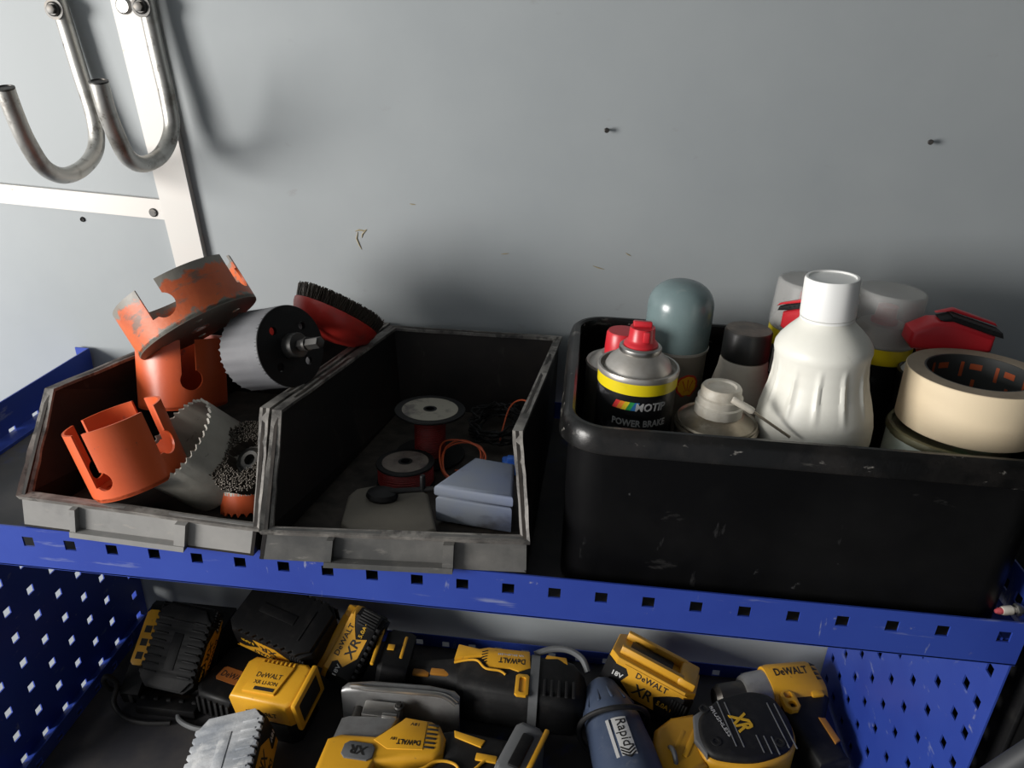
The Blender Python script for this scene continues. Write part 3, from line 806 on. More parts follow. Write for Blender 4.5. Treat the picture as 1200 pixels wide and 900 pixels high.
def saw_shell(r, h, th, teeth, tooth, rise=0.0):
    """open cup wall, teeth on the rim; z = 0 is the backplate"""
    n = teeth * 3
    v = []; f = []
    for k in range(n):
        a = 2 * PI * k / n; ph = k % 3
        top = h + (tooth if ph == 1 else 0.0)
        sp = (0.6 if (k // 3) % 2 else -0.6) if ph == 1 else 0
        a2 = a + (0.25 * 2 * PI / n if ph == 1 else 0)
        for (q, z) in ((r, 0), (r, h * .5), (r + sp, top), (r - th + sp, top), (r - th, h * .5), (r - th, 0)):
            v.append((q * math.cos(a2), q * math.sin(a2), z))
    for k in range(n):
        a, b = k * 6, ((k + 1) % n) * 6
        for e in range(6): f.append([a + e, b + e, b + (e + 1) % 6, a + (e + 1) % 6])
    return v, f
def slot_cutter(r, ang, z0, z1, w, key=None):
    """radial cutter: straight slot from z0 up past z1, with a round key hole at its foot; w is the width in mm"""
    M = R(ang, 'Z') @ T(r - 8, 0, 0) @ Matrix(((0, 0, 1, 0), (1, 0, 0, 0), (0, 1, 0, 0), (0, 0, 0, 1)))
    c = [G().add(prism([(-w / 2, z0), (w / 2, z0), (w / 2, z1), (-w / 2, z1)], 0, 16), M)]
    if key:
        kr, kx = key
        c.append(G().add(prism([(kx + kr * math.cos(t), z0 + kr * .6 + kr * math.sin(t)) for t in [2 * PI * k / 20 for k in range(20)]], -0.3, 16.3), M))
    return [(x.v, x.f) for x in c]
def holesaw(label, M, r, h, m, teeth=0, tooth=2.0, slots=(), holes=(), backmat=None, arbor=False, th=2.2, inner=None):
    t = thing('hole_saw', label, 'hole saw', M, 'hole saws in the left bin')
    sh = saw_shell(r, h, th, teeth, tooth) if teeth else (lambda q: (q[0], q[1]))(loop_lathe([(r - th, 0), (r, 0), (r, h), (r - th, h)], 72))
    cut = []
    for s in slots: cut += slot_cutter(r, *s)
    for (ang, z, kr) in holes: cut += slot_cutter(r, ang, z, z + 1, 0.5, (kr, 0))[1:]
    if cut: sh = boolean(sh, cut)
    obj('cup', sh, m, t)
    bp = [(6, -.8), (r - .4, -.8), (r, 0), (r, 2.5), (r - 3, 3.2), (6, 3.2)]
    b = obj('backplate', boolean(loop_lathe(bp, 72), [(lambda g: (g.v, g.f))(G().add(lathe([(0, -9), (4, -9), (4, 9), (0, 9)], 16), R(a, 'Z') @ T(r * .62, 0, 0))) for a in (20, 110, 200, 290)]), backmat or m, t)
    if arbor:
        obj('arbor', G().add(lathe([(0, -12), (11, -12), (12, -10), (12, -1), (0, -1)], 24)).add(prism([(5.5 * math.cos(k * PI / 3), 5.5 * math.sin(k * PI / 3)) for k in range(6)], -40, -12, .8))
            .add(lathe([(0, -24), (6.4, -24), (6.4, -21), (0, -21)], 20)), 'darksteel', t)
    else:
        obj('hub', loop_lathe([(5.6, -1.2), (9, -1.2), (9, 5), (5.6, 5)], 24), 'steel', t)
    return t
holesaw('orange hole saw tipped left at the bin front, its mouth upward', axes((.95, .05, .3), (-.31, .085, .947), (91, 37, 50)), 40, 61, 'orange', 0, 0,
        slots=[(259, 13, 80, 11, (8.5, 4)), (349, 22, 80, 14, (10, 4)), (172, 13, 80, 11, (8.5, 4)), (88, 20, 80, 13, (9, 4))])
holesaw('orange hole saw standing upright in the middle of the pile', axes((1, 0.02, 0.05), (-.06, .3, .95), (74, 148, 67)), 41, 66, 'orange', 0, 0,
        slots=[(307, 22, 80, 13, (10, 2))])
holesaw('largest orange hole saw with worn grey edges, on top of the pile', axes((.8, .3, .45), (-.566, .231, .791), (102, 150, 149)), 59, 45, 'orange_worn', 0, 0,
        slots=[(266, 15, 60, 20, (11, 5)), (352, 15, 60, 18, (11, 4)), (86, 14, 60, 18, (11, 4)), (176, 14, 60, 18, (11, 4))])
holesaw('grey steel hole saw lying on its side, black backplate and arbor', axes((0, .6, .8), (-.86, .4, -.32), (198, 131, 145)), 38, 52, 'sawgrey', 44, 2.2,
        holes=[(20, 30, 5), (62, 36, 5), (110, 22, 5), (-30, 26, 5)], backmat='black', arbor=True)
holesaw('pale grey toothed hole saw leaning at the front beside the orange one', axes((.5, -.6, .6), (-.547, -.406, .73), (143, 82, 38)), 43, 52, 'sawpale', 40, 2.6)
holesaw('small orange hole saw with grey teeth low in the right front corner', axes((1, 0, 0), (.1, -.35, -.93), (174, 62, 33)), 24, 18, 'orange', 22, 3.5, backmat='sawpale')

# wire cup brushes
def bristles(r0, r1, z0, z1, n, rnd, thick=0.55):
    g = G()
    for _ in range(n):
        a = rnd.uniform(0, 2 * PI); q = math.sqrt(rnd.uniform(r0 * r0, r1 * r1)); k = q * 1.12 + rnd.uniform(-1.2, 1.2); b = a + rnd.uniform(-.08, .08)
        p0 = Vector((q * math.cos(a), q * math.sin(a), z0)); p1 = Vector((k * math.cos(b), k * math.sin(b), z1 + rnd.uniform(-2.5, .8)))
        m = p0.lerp(p1, .5) + Vector((rnd.uniform(-.7, .7), rnd.uniform(-.7, .7), 0))
        g.add(tube([p0, m, p1], thick, 3))
    return g
rnd = random.Random(11)
t = thing('wire_brush', 'dark wire cup brush against the right wall of the left bin', 'wire brush', axes((1, 0, .3), (-.207, -.609, .765), (186, 62, 58)))
obj('cup', lathe([(0, 0), (22, 0), (27, 4), (29, 12), (28.4, 12.4), (26, 8), (0, 6)], 40), 'darksteel', t)
o = obj('bristles', bristles(13, 29, 4, 24, 2400, rnd, .6), 'wire', t); o['kind'] = 'stuff'
obj('nut', loop_lathe([(5, 6), (11, 6), (11, 13), (8, 14.5), (5, 14)], 24), 'darksteel', t)
obj('inner_ring', loop_lathe([(11.5, 6), (13.5, 6), (13.5, 12), (11.5, 12)], 30), 'darksteel', t)
t = thing('wire_brush', 'red wire cup brush resting on the rear rim of the left bin', 'wire brush', axes((.9, -.2, -.3), (.308, .56, .769), (196, 234, 118)))
obj('cup', lathe([(0, -6), (12, -6), (30, -2), (42, 7), (46, 17), (46.5, 21), (45, 21.5), (43, 17), (0, 14)], 56), 'redpaint', t)
o = obj('bristles', bristles(30, 43, 15, 36, 2600, rnd, .6), 'wire', t); o['kind'] = 'stuff'
t = thing('wire_brush', 'small red capped brush just showing behind the grey hole saw', 'wire brush', axes((1, 0, 0), (.2, .3, .9), (113, 274, 97)))
obj('cup', lathe([(0, -4), (14, -4), (20, 2), (23, 12), (22, 16), (0, 17)], 40, lambda a, q, z: q + (.8 * math.cos(a * 9) if q > 20 else 0)), 'redpaint', t)
o = obj('bristles', bristles(8, 20, -22, -4, 300, rnd, .7), 'wire', t); o['kind'] = 'stuff'

# ------------------------------------------------------------------ oddments in the right bin
MT['redwire'] = mat('red_cord', (0.22, 0.014, 0.012), 0.55, 0, [((0.1, 0.012, 0.01), 60, .45, .65, .6)], (400, .4))
MT['orangewire'] = mat('orange_wire', (0.5, 0.085, 0.025), 0.5)
MT['label'] = mat('stained_spool_label', (0.3, 0.28, 0.23), 0.6, 0, [((0.07, 0.06, 0.065), 34, .5, .62, .8)])
MT['label2'] = mat('rubbed_spool_label', (0.15, 0.125, 0.105), 0.6, 0, [((0.04, 0.025, 0.03), 40, .45, .62, .8), ((.2, .18, .16), 60, .58, .68, .6)])
MT['block'] = mat('grey_beige_block', (0.12, 0.108, 0.088), 0.7, 0, [((0.17, 0.15, 0.12), 16, .42, .7, .6)], (150, .2))
MT['bluewhite'] = mat('bluish_white_plastic', (0.19, 0.21, 0.245), 0.4, 0, [((0.06, 0.05, 0.04), 16, .54, .66, .8, (1, 1, 1.8)), ((.11, .15, .3), 7, .45, .65, .6)])
MT['bluebit'] = mat('blue_plastic', (.03, .12, .5), .4)
def spool(label, M, rf, rc, h, lab, wire, wr):
    t = thing('wire_spool', label, 'spool', M, 'spools of red wire')
    for z0 in (0, h - 2):
        obj('flange', loop_lathe([(4.5, z0), (rf, z0), (rf + .5, z0 + 1), (rf, z0 + 2), (4.5, z0 + 2)], 48), 'black', t)
    obj('label', loop_lathe([(7, h), (rf * .8, h), (rf * .8, h + .3), (7, h + .3)], 48), lab, t)
    obj('hub', loop_lathe([(4.5, 0), (7, 0), (7, h + .6), (4.5, h + .6)], 24), 'black', t)
    n = int((h - 4) / 2.2)
    g = G().add(loop_lathe([(6, 2), (rc, 2), (rc, h - 2), (6, h - 2)], 40))
    for k in range(n): g.add(tube([(rc * math.cos(a), rc * math.sin(a), 3.2 + k * 2.2 + .35 * math.sin(a * 2 + k)) for a in [2 * PI * i / 36 for i in range(36)]], 1.25, 6, True))
    obj('wire_winding', g, 'redwire', t)
spool('upright wire spool with clean white label and thin red core', T(314, 189, 7.6) @ R(-3.4, 'X'), 36, 15, 52, 'label', 1, 1)
spool('low wire spool with rubbed brown label and fat red winding', axes((1, 0, 0), (-.03, .06, 1), (303, 128, 11)), 28, 26, 22, 'label2', 1, 1)
t = obj('rubbing_block', prism([(269, 32), (263, 72), (267, 84), (283, 92), (328, 90), (334, 86), (352, 34), (344, 26), (278, 24)], 16.5, 28.5, 3.5, 3), 'block')
tag(t, 'flat grey beige block with rounded corner at the front of the right bin', 'block')
t = thing('hex_lever', 'small black lever with a round head lying on the grey beige block', 'lever', T(295, 71, 28.5))
obj('head', G().add(lathe([(0, 0), (12, 0), (13.5, 3), (12, 7), (6, 9), (0, 9)], 28), Matrix.Diagonal((1.1, .8, 1, 1))), 'black', t)
obj('rod', tube([(6, 1, 7), (22, 4, 8), (46, 7.5, 10)], [3.2, 2.6, 2.4], 12), 'black', t)
obj('pin', lathe([(0, 0), (2.6, 0), (2.6, 15), (2, 16), (0, 16)], 14), 'black', t, T(36, 6, 8))
t = thing('plastic_box', 'stained bluish white plastic box in the right bin', 'box', T(386, 84, 15.5))
bx = [(346 - 386, 61 - 84), (373 - 386, 113 - 84), (410 - 386, 107 - 84), (414 - 386, 53 - 84)][::-1]
obj('box_body', prism(bx, 0, 27, 3, 3), 'bluewhite', t)
obj('lid', prism([(a * 1.03, b * 1.03) for a, b in bx], 27, 39, 3.5, 3), 'bluewhite', t)
def wirething(name, label, pts, rr, m, cat='wire', loops=1):
    g = G()
    for k in range(loops):
        ps = [(p[0] + k * 3.1 * math.sin(i + k), p[1] + k * 2.7 * math.cos(i * 2 + k), p[2] + k * 1.4) for i, p in enumerate(pts)]
        g.add(tube(spline(ps, 6), rr, 7))
    return tag(obj(name, g, m), label, cat)
wirething('wire_loop', 'loops of thin orange wire between the low spool and the white box', [(352, 128, 12), (336, 140, 20), (334, 168, 27), (350, 184, 28), (370, 178, 27), (372, 158, 20), (358, 148, 12), (346, 160, 9)], .9, 'orangewire', loops=3)
wirething('wire_strand', 'red ended dark wire standing up by the right bin wall', [(384, 215, 9), (386, 222, 24), (392, 236, 46), (404, 232, 58), (418, 214, 62), (424, 196, 60)], .9, 'orangewire')
g = G(); rnd = random.Random(4)
for k in range(9):
    ph = rnd.uniform(0, 6); g.add(tube([(378 + (26 + rnd.uniform(-7, 7)) * math.cos(a + ph), 248 + (34 + rnd.uniform(-6, 6)) * math.sin(a + ph), 10 + k * 2.2 + 3 * math.sin(2 * a + ph)) for a in [2 * PI * i / 26 for i in range(26)]], 1.3, 6, True))
tag(obj('cable_coil', g, 'rubber'), 'coil of dark thin cable at the back of the right bin', 'cable')
t = obj('blue_clip', G().add(box(16, 22, 12, 2.5), T(402, 164, 17) @ R(15, 'Z')).add(box(8, 8, 5, 1), T(402, 164, 25)), 'bluebit')
tag(t, 'small bright blue clip behind the white box by the bin wall', 'clip')

# ------------------------------------------------------------------ power tools on the lower shelf
ZS = -388.9      # its surface
FLIP = R(180, 'Z')
def chamfer_rect(lx, ly, c, cx=0.0, cy=0.0):
    a, b = lx / 2, ly / 2
    return [(cx + x, cy + y) for x, y in ((a, -b + c), (a, b - c), (a - c, b), (-a + c, b), (-a, b - c), (-a, -b + c), (-a + c, -b), (a - c, -b))]
def side_frame(s):     # flat artwork on the -y (s = -1) or +y (s = 1) side
    return R(90, 'X') if s < 0 else R(180, 'Z') @ R(90, 'X')

def battery(label, M, L=116, Wd=75, H=62, base='black', worn=False, big=False, group=True, parent=None, ribs=True):
    """slide battery: grip base at z = 0, rails at z = H, length along x"""
    t = thing('tool_battery', label, 'battery', M, 'slide battery packs on the lower shelf')
    k = H / 62.0
    g = G().add(prism(chamfer_rect(L, Wd, 11), 3, 40 * k, 2.5)).add(prism(chamfer_rect(L - 10, Wd - 8, 10), 0, 6, 1.5))
    obj('body', g, 'black', t)
    # notched grip base
    v = []; outline = []
    n = 9
    for i in range(n):
        x0 = -L / 2 + 14 + i * (L - 28) / n; w = (L - 28) / n
        outline += [(x0, -Wd / 2 + 4), (x0 + w * .3, -Wd / 2), (x0 + w * .75, -Wd / 2), (x0 + w * .85, -Wd / 2 + 4)]
    bot = outline; top = [(-x, -y) for x, y in outline]
    b = obj('grip_base', prism(bot + [(L / 2 - 3, -Wd / 2 + 12), (L / 2 - 3, Wd / 2 - 12)] + top + [(-L / 2 + 3, Wd / 2 - 12), (-L / 2 + 3, -Wd / 2 + 12)], -2, 4, 1.2), base, t)
    rg = G()
    for s in ((-1, 1) if ribs is True else (-1,) if ribs else ()):
        for i in range(8):
            rg.add(box(2.2, 17, 1.6, .5), T(-L / 2 + 20 + i * (L - 40) / 7, s * (Wd / 2 - 14), -2.4))
    rg.add(box(L * .42, 13, 1.2, .4), T(-L * .05, 0, -2.4)).add(box(2, Wd * .55, 1.4, .4), T(L * .3, 0, -2.4))
    obj('base_ribs', rg, base, b)
    obj('top_shell', prism(chamfer_rect(L - 2, Wd - 1, 12), 37 * k, 48 * k, 2.5), 'yellow', t)
    r = obj('slide_rail', G().add(box(L * .72, 9, 12, 1.5), T(-5, -22, 52 * k)).add(box(L * .72, 9, 12, 1.5), T(-5, 22, 52 * k)).add(box(L * .2, Wd * .72, 13, 3), T(L * .36, 0, 51 * k)), 'yellow', t)
    obj('terminal_block', box(L * .5, 30, 5, 1), 'black', t, T(-8, 0, 49 * k))
    for s in (-1, 1):
        F = T(0, s * (Wd / 2 + .05), 0) @ side_frame(s)
        m = -1 if s > 0 else 1
        p = obj('side_panel', prism([(-L * .3, 44 * k), (-L * .22, 33 * k), (-L * .27, 22 * k), (-L * .1, 9 * k), (L * .16, 9 * k), (L * .1, 24 * k), (L * .24, 34 * k), (L * .42, 44 * k)], 0, .5), 'yellow', t, F)
        for s_, w, h, x, y, mm in (('DeWALT', 42, 7.5, 4, 38.5, 'ink'), ('XR', 26, 13, -2, 22, 'ink'), ('5.0Ah', 19, 6, L * .24, 20, 'inkyellow'), ('18V', 14, 6, -L * .33, 28, 'inkwhite')):
            obj('lettering', text(s_, w, h * k, .5, .1 if s_ == 'XR' else 0, .18), mm, p if mm == 'ink' else t, F @ T(x, y * k, .35))
        gr = G()
        for i in range(6): gr.add(box(2.6, 2.6, 27 * k, .8), T(L * .3 + i * 3.6, s * (Wd / 2), 20 * k))
        obj('grip_rib', gr, 'rubber', t)
    return t

battery('yellow sided battery leaning on the blue heat gun, rails up', axes((.942, -.303, -.143), (.295, .236, .926), Vector((586, 260, -341)) - Vector((.295, .236, .926)).normalized() * 30), 116, 76, 66)
battery('large battery lying base upward behind the yellow work light', axes((.95, -.27, -.06), (-.05, .33, -.94), (109, 231, -277)), 122, 78, 62, ribs=False)
battery('battery standing on end between the work light and the slim grinder', axes((.345, .67, .657), (-.931, .177, .318), Vector((190, 252, -333)) - Vector((-.931, .177, .318)) * 28), 98, 70, 56)
battery('battery with chalky grey dusty base facing up at the front left', axes((.2, -.95, -.06), (.24, .06, -.96), (105, 50, -316)), 124, 80, 62, 'dirtgrey', ribs=-1)

# charger with a big battery slid on
t = thing('battery_charger', 'black charger with a yellow panel carrying the leftmost battery', 'charger', T(-32, 226, ZS))
obj('housing', G().add(slab([(-32, -36, 0), (-32, 64, 0), (-32, 64, 62), (-32, 24, 62)], (78, 0, 0)))
    .add(slab([(-58, -58, 0), (-58, -62, 20), (-58, -54, 26), (-58, 36, 80), (-58, 46, 78), (-58, 50, 0)], (25, 0, 0)))
    .add(box(80, 26, 15, 3), T(7, -61, 7.5)), 'black', t)
nn = Vector((0, -.545, .838))
sl = axes((0, .84, .54), nn, (-48, -2, 58))
p = obj('panel', prism(chamfer_rect(72, 19, 4), 0, 3.4, .8), 'yellow', t, sl)
g = G()
for k in range(3): g.add(box(9, 9, .8), T(-24 + k * 17, 0, 3.4)).add(box(4, 4, 1.6), T(-24 + k * 17, 0, 3.4))
obj('icon', g, 'ink', p, sl)
g = G()
for k in range(6): g.add(box(6, 4, 14, 1), T(-44 + k * 17, -60.5, 11))
obj('front_ribs', g, 'rubber', t)
obj('cord', tube(spline([(-60, -40, 8), (-70, -58, 20), (-72, -66, 40), (-66, -66, 52), (-58, -62, 36), (-62, -70, 10), (-40, -84, 4), (-10, -88, 4), (20, -84, 4)], 8), 3.2, 10), 'rubber', t)
battery('large black battery seated on the charger at the far left', axes((.1, .70, .70), (.0, .71, -.70), (-22, 196, -313)), 106, 74, 44, 'black')

# second charger
t = thing('battery_charger', 'low black charger with orange print between the large batteries', 'charger', T(53, 198, ZS) @ R(-14, 'Z'))
obj('housing', prism(chamfer_rect(70, 88, 12), 0, 42, 6, 3), 'black', t)
obj('print_panel', prism(chamfer_rect(46, 22, 3), 41.9, 42.5), mat('dark_orange_print', (.3, .1, .02), .5), t, T(4, -8, 0))
obj('lettering', text('DeWALT', 38, 9, .3), 'ink', t, T(4, -8, 42.5))
g = G()
for k in range(6): g.add(box(4, 8, 26, 1.2), T(-24 + k * 9, -43, 22))
obj('front_ribs', g, 'rubber', t)
obj('cord', tube(spline([(-40, -30, 6), (-52, -44, 5), (-44, -62, 5), (-16, -66, 5), (10, -58, 5)], 8), 3.4, 10), 'greyplastic', t)

# yellow work light
A = Vector((-.99, .11, 0)); B = Vector((.36, .93, 0))
t = thing('work_light', 'yellow work light head with a dark square lens on a black foot', 'work light', axes((.99, -.14, .1), (-.1, -.12, .98), (124, 163, -350)) @ Matrix.Diagonal((1.2, 1.12, 1.08, 1)))
hd = [(-36, -25), (28, -28), (36, -20), (36, 22), (28, 28), (-32, 28), (-38, 20)]
obj('head', prism(hd, 0, 37, 5, 3), 'yellow', t)
obj('top_plate', prism([(-24, -18), (12, -18), (18, 18), (-20, 20)], 36.5, 40, 1.5), 'yellow', t)
obj('lens', box(4, 43, 31, 1.6), 'hole', t, T(36.4, 0, 17))
obj('lens_frame', boolean(box(6, 54, 42, 2.4), [box(9, 42, 30, 3)]), 'yellow', t, T(36.6, 0, 17))
g = G()
for k in range(8): g.add(box(2.4, 5, 2.2, .6), T(-19 + k * 5, 21, 38))
obj('ridge', g, 'yellow', t)
obj('foot', prism(chamfer_rect(60, 54, 8), -35, 0, 3), 'black', t)
obj('latch', box(3, 14, 10, 1), 'inkgrey', t, T(-36, -14, 8) @ R(20, 'Z'))
FS = T(-2, -27.4, 16) @ R(90, 'X')
obj('lettering', text('DeWALT', 34, 7, .4), 'ink', t, FS)
obj('lettering', G().add(text('DeWALT', 28, 6, .3), T(-3, 3, 40)).add(text('XR LI-ION', 26, 4.5, .3), T(-3, -6, 40)), 'ink', t)
obj('slot', box(22, 4, .8), 'ink', t, T(-1, -13.5, 40))

# slim grinder lying at the back
def loft(secs, n=6):
    """(x, cy, cz, hy, hz, r) rounded sections along x"""
    v = []; f = []; m = 4 * (n + 1)
    for (x, cy, cz, hy, hz, r) in secs:
        for (a, b) in rrect(hy, hz, min(r, hy * .98, hz * .98), n): v.append((x, cy + a, cz + b))
    for i in range(len(secs) - 1):
        for k in range(m): f.append([i * m + k, i * m + (k + 1) % m, (i + 1) * m + (k + 1) % m, (i + 1) * m + k])
    f.append(list(range(m))[::-1]); f.append([(len(secs) - 1) * m + k for k in range(m)])
    return v, f
t = thing('angle_grinder', 'slim yellow and black power tool lying along the back upstand', 'power tool', T(228, 235, ZS + .5) @ R(1, 'Z'))
obj('handle', loft([(34, -2, 34, 17, 17, 14), (60, -2, 34, 16, 17, 14), (95, -6, 36, 20, 22, 16), (118, -12, 36, 30, 27, 18)]), 'rubber', t)
obj('motor_body', loft([(112, -14, 36, 30, 27, 18), (122, -16, 37, 36, 31, 18), (196, -18, 37, 40, 33, 18), (204, -18, 37, 40, 33, 18)]), 'rubber', t)
obj('gear_band', loft([(203, -18, 37, 41, 34, 18), (214, -18, 37, 41, 34, 18)]), 'greyplastic', t)
obj('gear_head', loft([(213, -18, 36, 38, 33, 16), (236, -18, 36, 40, 34, 18), (258, -20, 34, 38, 32, 18), (272, -22, 30, 28, 26, 16), (276, -22, 28, 20, 18, 12)]), 'black', t)
yp = obj('name_panel', prism([(104, -4), (106, 20), (134, 15), (146, 19), (200, 18), (203, -10), (188, -18), (176, -14), (150, -14), (138, 2), (124, 0)], 62, 71.5, 2.5), 'yellow', t)
obj('trim_line', tube(spline([(104, -6, 64), (120, -4, 68), (134, -6, 71), (146, -18, 71.5), (164, -20, 71.5), (172, -24, 70)], 5), 1.6, 8), 'yellow', t)
obj('lettering', text('DeWALT', 34, 9, .4, 0, .15), 'ink', yp, T(178, -2, 71.4) @ FLIP)
obj('lettering', text('XR BRUSHLESS', 34, 3, .4), 'inkgrey', yp, T(176, 8, 71.4) @ FLIP)
g = G()
for k in range(5): g.add(box(8, 1.6, 1), T(142, -8 + k * 4.6, 71.3) @ R(25, 'Z'))
obj('vent_slots', g, 'ink', yp)
obj('badge', boolean(prism(chamfer_rect(17, 34, 3), 69, 73, .8), [prism(chamfer_rect(8, 24, 2), 71, 75)]), 'yellow', t, T(194, -40, 0))
obj('window', prism([(218, 6), (250, 4), (248, 16), (222, 18)], 62, 68, 2), 'yellow', t)
g = G()
for k in range(5): g.add(box(4, 26, 3, 1.2), T(222 + k * 9, -38, 69))
obj('head_ribs', g, 'rubber', t)
obj('lever', tube(spline([(206, 22, 62), (228, 28, 68), (250, 27, 70), (268, 18, 66), (276, 4, 58)], 6), 4.2, 10), 'greyplastic', t)
obj('battery_pack', loft([(-4, 0, 38, 32, 30, 8), (2, 0, 38, 37, 34, 10), (28, 0, 38, 37, 34, 10), (34, 0, 38, 34, 32, 8)]), 'black', t, T(2, 4, 0) @ R(9, 'Y'))
obj('battery_edge', G().add(box(5, 62, 5, 2), T(2, 2, 71)).add(box(5, 40, 5, 2), T(35, 8, 66)), 'yellow', t)
obj('charge_button', box(9, 9, 2, .6), 'yellow', t, T(20, 2, 72))
obj('handle_strip', G().add(box(22, 10, 4, 1.5), T(62, -14, 49)).add(box(34, 10, 4, 1.5), T(92, -16, 55)), mat('dull_amber_plastic', (.4, .17, .02), .5), t)

# jigsaw on its side
t = thing('jigsaw', 'yellow and black jigsaw lying on its side, grey shoe toward the back', 'power tool', T(280, 120, ZS + 2.2))
def jw(*pts): return [(a - 280, b - 120) for a, b in pts]
obj('body', prism(jw((206, 40), (208, 100), (222, 108), (262, 110), (276, 122), (290, 141), (322, 139), (334, 133), (343, 118), (343, 98), (332, 88), (300, 82), (270, 76), (262, 40)), 6, 64, 8, 3), 'yellow', t)
obj('front_housing', prism(jw((212, 98), (214, 133), (222, 137), (281, 143), (276, 126), (262, 110)), 10, 58, 4), 'alloy', t)
sh = obj('shoe', loft([(-76, 0, 33, 4, 32, 4), (-70, 2, 34, 7, 35, 6), (-40, 6, 34, 8, 36, 7), (30, 6, 34, 8, 36, 7), (62, 2, 34, 7, 35, 6), (69, 0, 33, 4, 32, 4)]), 'alloy', t, T(0, 51, 0) @ R(2, 'Z'))
obj('shoe_lip', tube(spline([(-72, 3, 62), (-60, 0, 69), (-40, -3, 71), (20, -3, 71), (50, -4, 70), (66, -8, 62)], 6), 3.2, 8), 'steel', sh, T(0, 51, 0) @ R(2, 'Z'))
obj('shoe_bracket', G().add(box(46, 22, 34, 2), T(-22, 32, 40)).add(box(18, 5, 8, 1), T(-10, 22, 56)), 'steel', t)
obj('plunger', lathe([(0, 0), (6, 0), (6, 34), (0, 34)], 16), 'darksteel', t, T(-56, 18, 36) @ R(-90, 'X'))
obj('pivot_bolt', screw_head(6, 4, 4), 'darksteel', t, T(-2, 36, 58))
np_ = obj('name_plate', prism(jw((262, 102), (292, 136), (318, 134), (320, 96), (280, 92)), 62, 65, 1), 'yellow', t)
obj('lettering', text('DeWALT', 27, 7, .4, 0, .15), 'ink', np_, T(302 - 280, 103 - 120, 65) @ R(182, 'Z'))
g = G()
for k in range(3): g.add(text(('FSC', 'CE', '18V')[k] if k else 'XR', 6, 3.2, .3), T(8 + k * 10, 4, 65) @ FLIP)
obj('lettering', text('18V', 10, 4, .3), 'ink', np_, T(24, 8, 65) @ FLIP)
obj('lettering', text('18V', 7, 4, .3), 'ink', np_, T(4, -14, 65) @ R(180, 'Z'))
g = G()
for k in range(6): g.add(box(13, 2.4, 2.2, .8), T(326 - 280, 100 - 120 + k * 6, 64))
obj('vent_ribs', g, 'ink', t)
bd = obj('badge', prism(chamfer_rect(36, 22, 5), 62, 66, 1.2), 'greyplastic', t, T(-31, -35, 0) @ R(-2, 'Z'))
obj('lettering', text('XR', 20, 11, .5, .1, .25), 'ink', bd, T(-31, -35, 66) @ R(178, 'Z'))
obj('handle', prism(jw((334, 130), (352, 136), (414, 130), (420, 60), (410, 36), (262, 36), (264, 66), (300, 76), (332, 84), (344, 98)), 8, 58, 8, 3), 'rubber', t)
obj('trim_line', tube(spline([(2, -62, 58), (6, -52, 60), (40, -46, 60), (56, -34, 60), (72, -32, 60), (84, -40, 60), (85, -64, 58)], 5), 1.7, 8), 'yellow', t)
obj('trim_line', tube(spline([(94, -64, 58), (95, -48, 60), (104, -34, 60), (114, -24, 60), (134, -24, 58)], 5), 1.7, 8), 'yellow', t)
obj('amber_strip', prism(jw((350, 131), (352, 122), (384, 112), (388, 122)), 55, 60, 1.5), 'yellow', t)
obj('pack_tab', box(24, 9, 3, 1), 'yellow', t, T(112, -22, 60) @ R(-4, 'Z'))
bp = obj('battery_pack', loft([(-14, 0, 34, 34, 33, 8), (-8, 0, 34, 38, 37, 10), (12, 0, 34, 38, 37, 10), (20, 0, 34, 34, 34, 8)]), 'greyplastic', t, T(146, -12, 2) @ R(-18, 'Z'))
obj('battery_edge', box(6, 74, 5, 2), 'yellow', bp, T(146, -12, 2) @ R(-18, 'Z') @ T(22, 0, 68))
obj('pack_latch', box(14, 46, 6, 2.5), 'black', bp, T(146, -12, 2) @ R(-18, 'Z') @ T(6, -4, 71))

# dark blue heat gun
gx = Vector((.258, -.966, 0)); 
t = thing('heat_gun', 'dark blue heat gun with metal nozzle tip and white name label', 'heat gun', axes((0, 0, 1), gx, (519, 241, -342)))
MT['gunblue'] = mat('dusty_dark_blue_plastic', (.035, .052, .095), .55, 0, [((.1, .12, .16), 14, .45, .7, .6), ((.16, .17, .19), 50, .6, .7, .5)], (200, .1))
obj('barrel', lathe([(0, 8), (17, 8), (20, 12), (27, 34), (32, 52), (33, 58), (33, 66), (34.5, 68), (35, 80), (37.5, 110), (38, 150), (37, 176), (28, 186), (0, 187)], 48), 'gunblue', t)
obj('nozzle', lathe([(0, 0), (8.5, 0), (9.5, 1), (9.5, 7), (13, 9), (0, 9)], 28), 'alloy', t)
g = G()
for k in range(12):
    a = 2 * PI * k / 12
    g.add(box(3.4, 3.6, 24, 1.2), R(math.degrees(a), 'Z') @ T(28.5, 0, 42) @ R(20, 'Y'))
obj('vent_fins', g, 'gunblue', t)
obj('hoop', tube([(43 * math.cos(a), 43 * math.sin(a), 74 + 5 * math.cos(a * 2)) for a in [2 * PI * k / 48 for k in range(48)]], 3.2, 10, True), 'rubber', t)
obj('hang_loop', tube([(4 + 17 * math.cos(a), -52, 128 + 13 * math.sin(a)) for a in [2 * PI * k / 32 for k in range(32)]], 2.8, 10, True), 'greyplastic', t)
fa = math.radians(12)
lb = obj('label', arcband(37, 38.4, fa - .34, fa + .12, 88, 138, 12), 'dirtwhite' if 'dirtwhite' in MT else 'inkgrey', t)
def along_barrel(vf, r, ang, z):     # artwork whose x runs down the barrel
    v, f = vf
    return [((r + p[2]) * math.cos(ang - p[1] / r), (r + p[2]) * math.sin(ang - p[1] / r), z + p[0]) for p in v], f
obj('lettering', along_barrel(text('Rapid', 36, 15, .4, .0, .0), 38.4, fa + -.1, 109), 'ink', lb)
g = G()
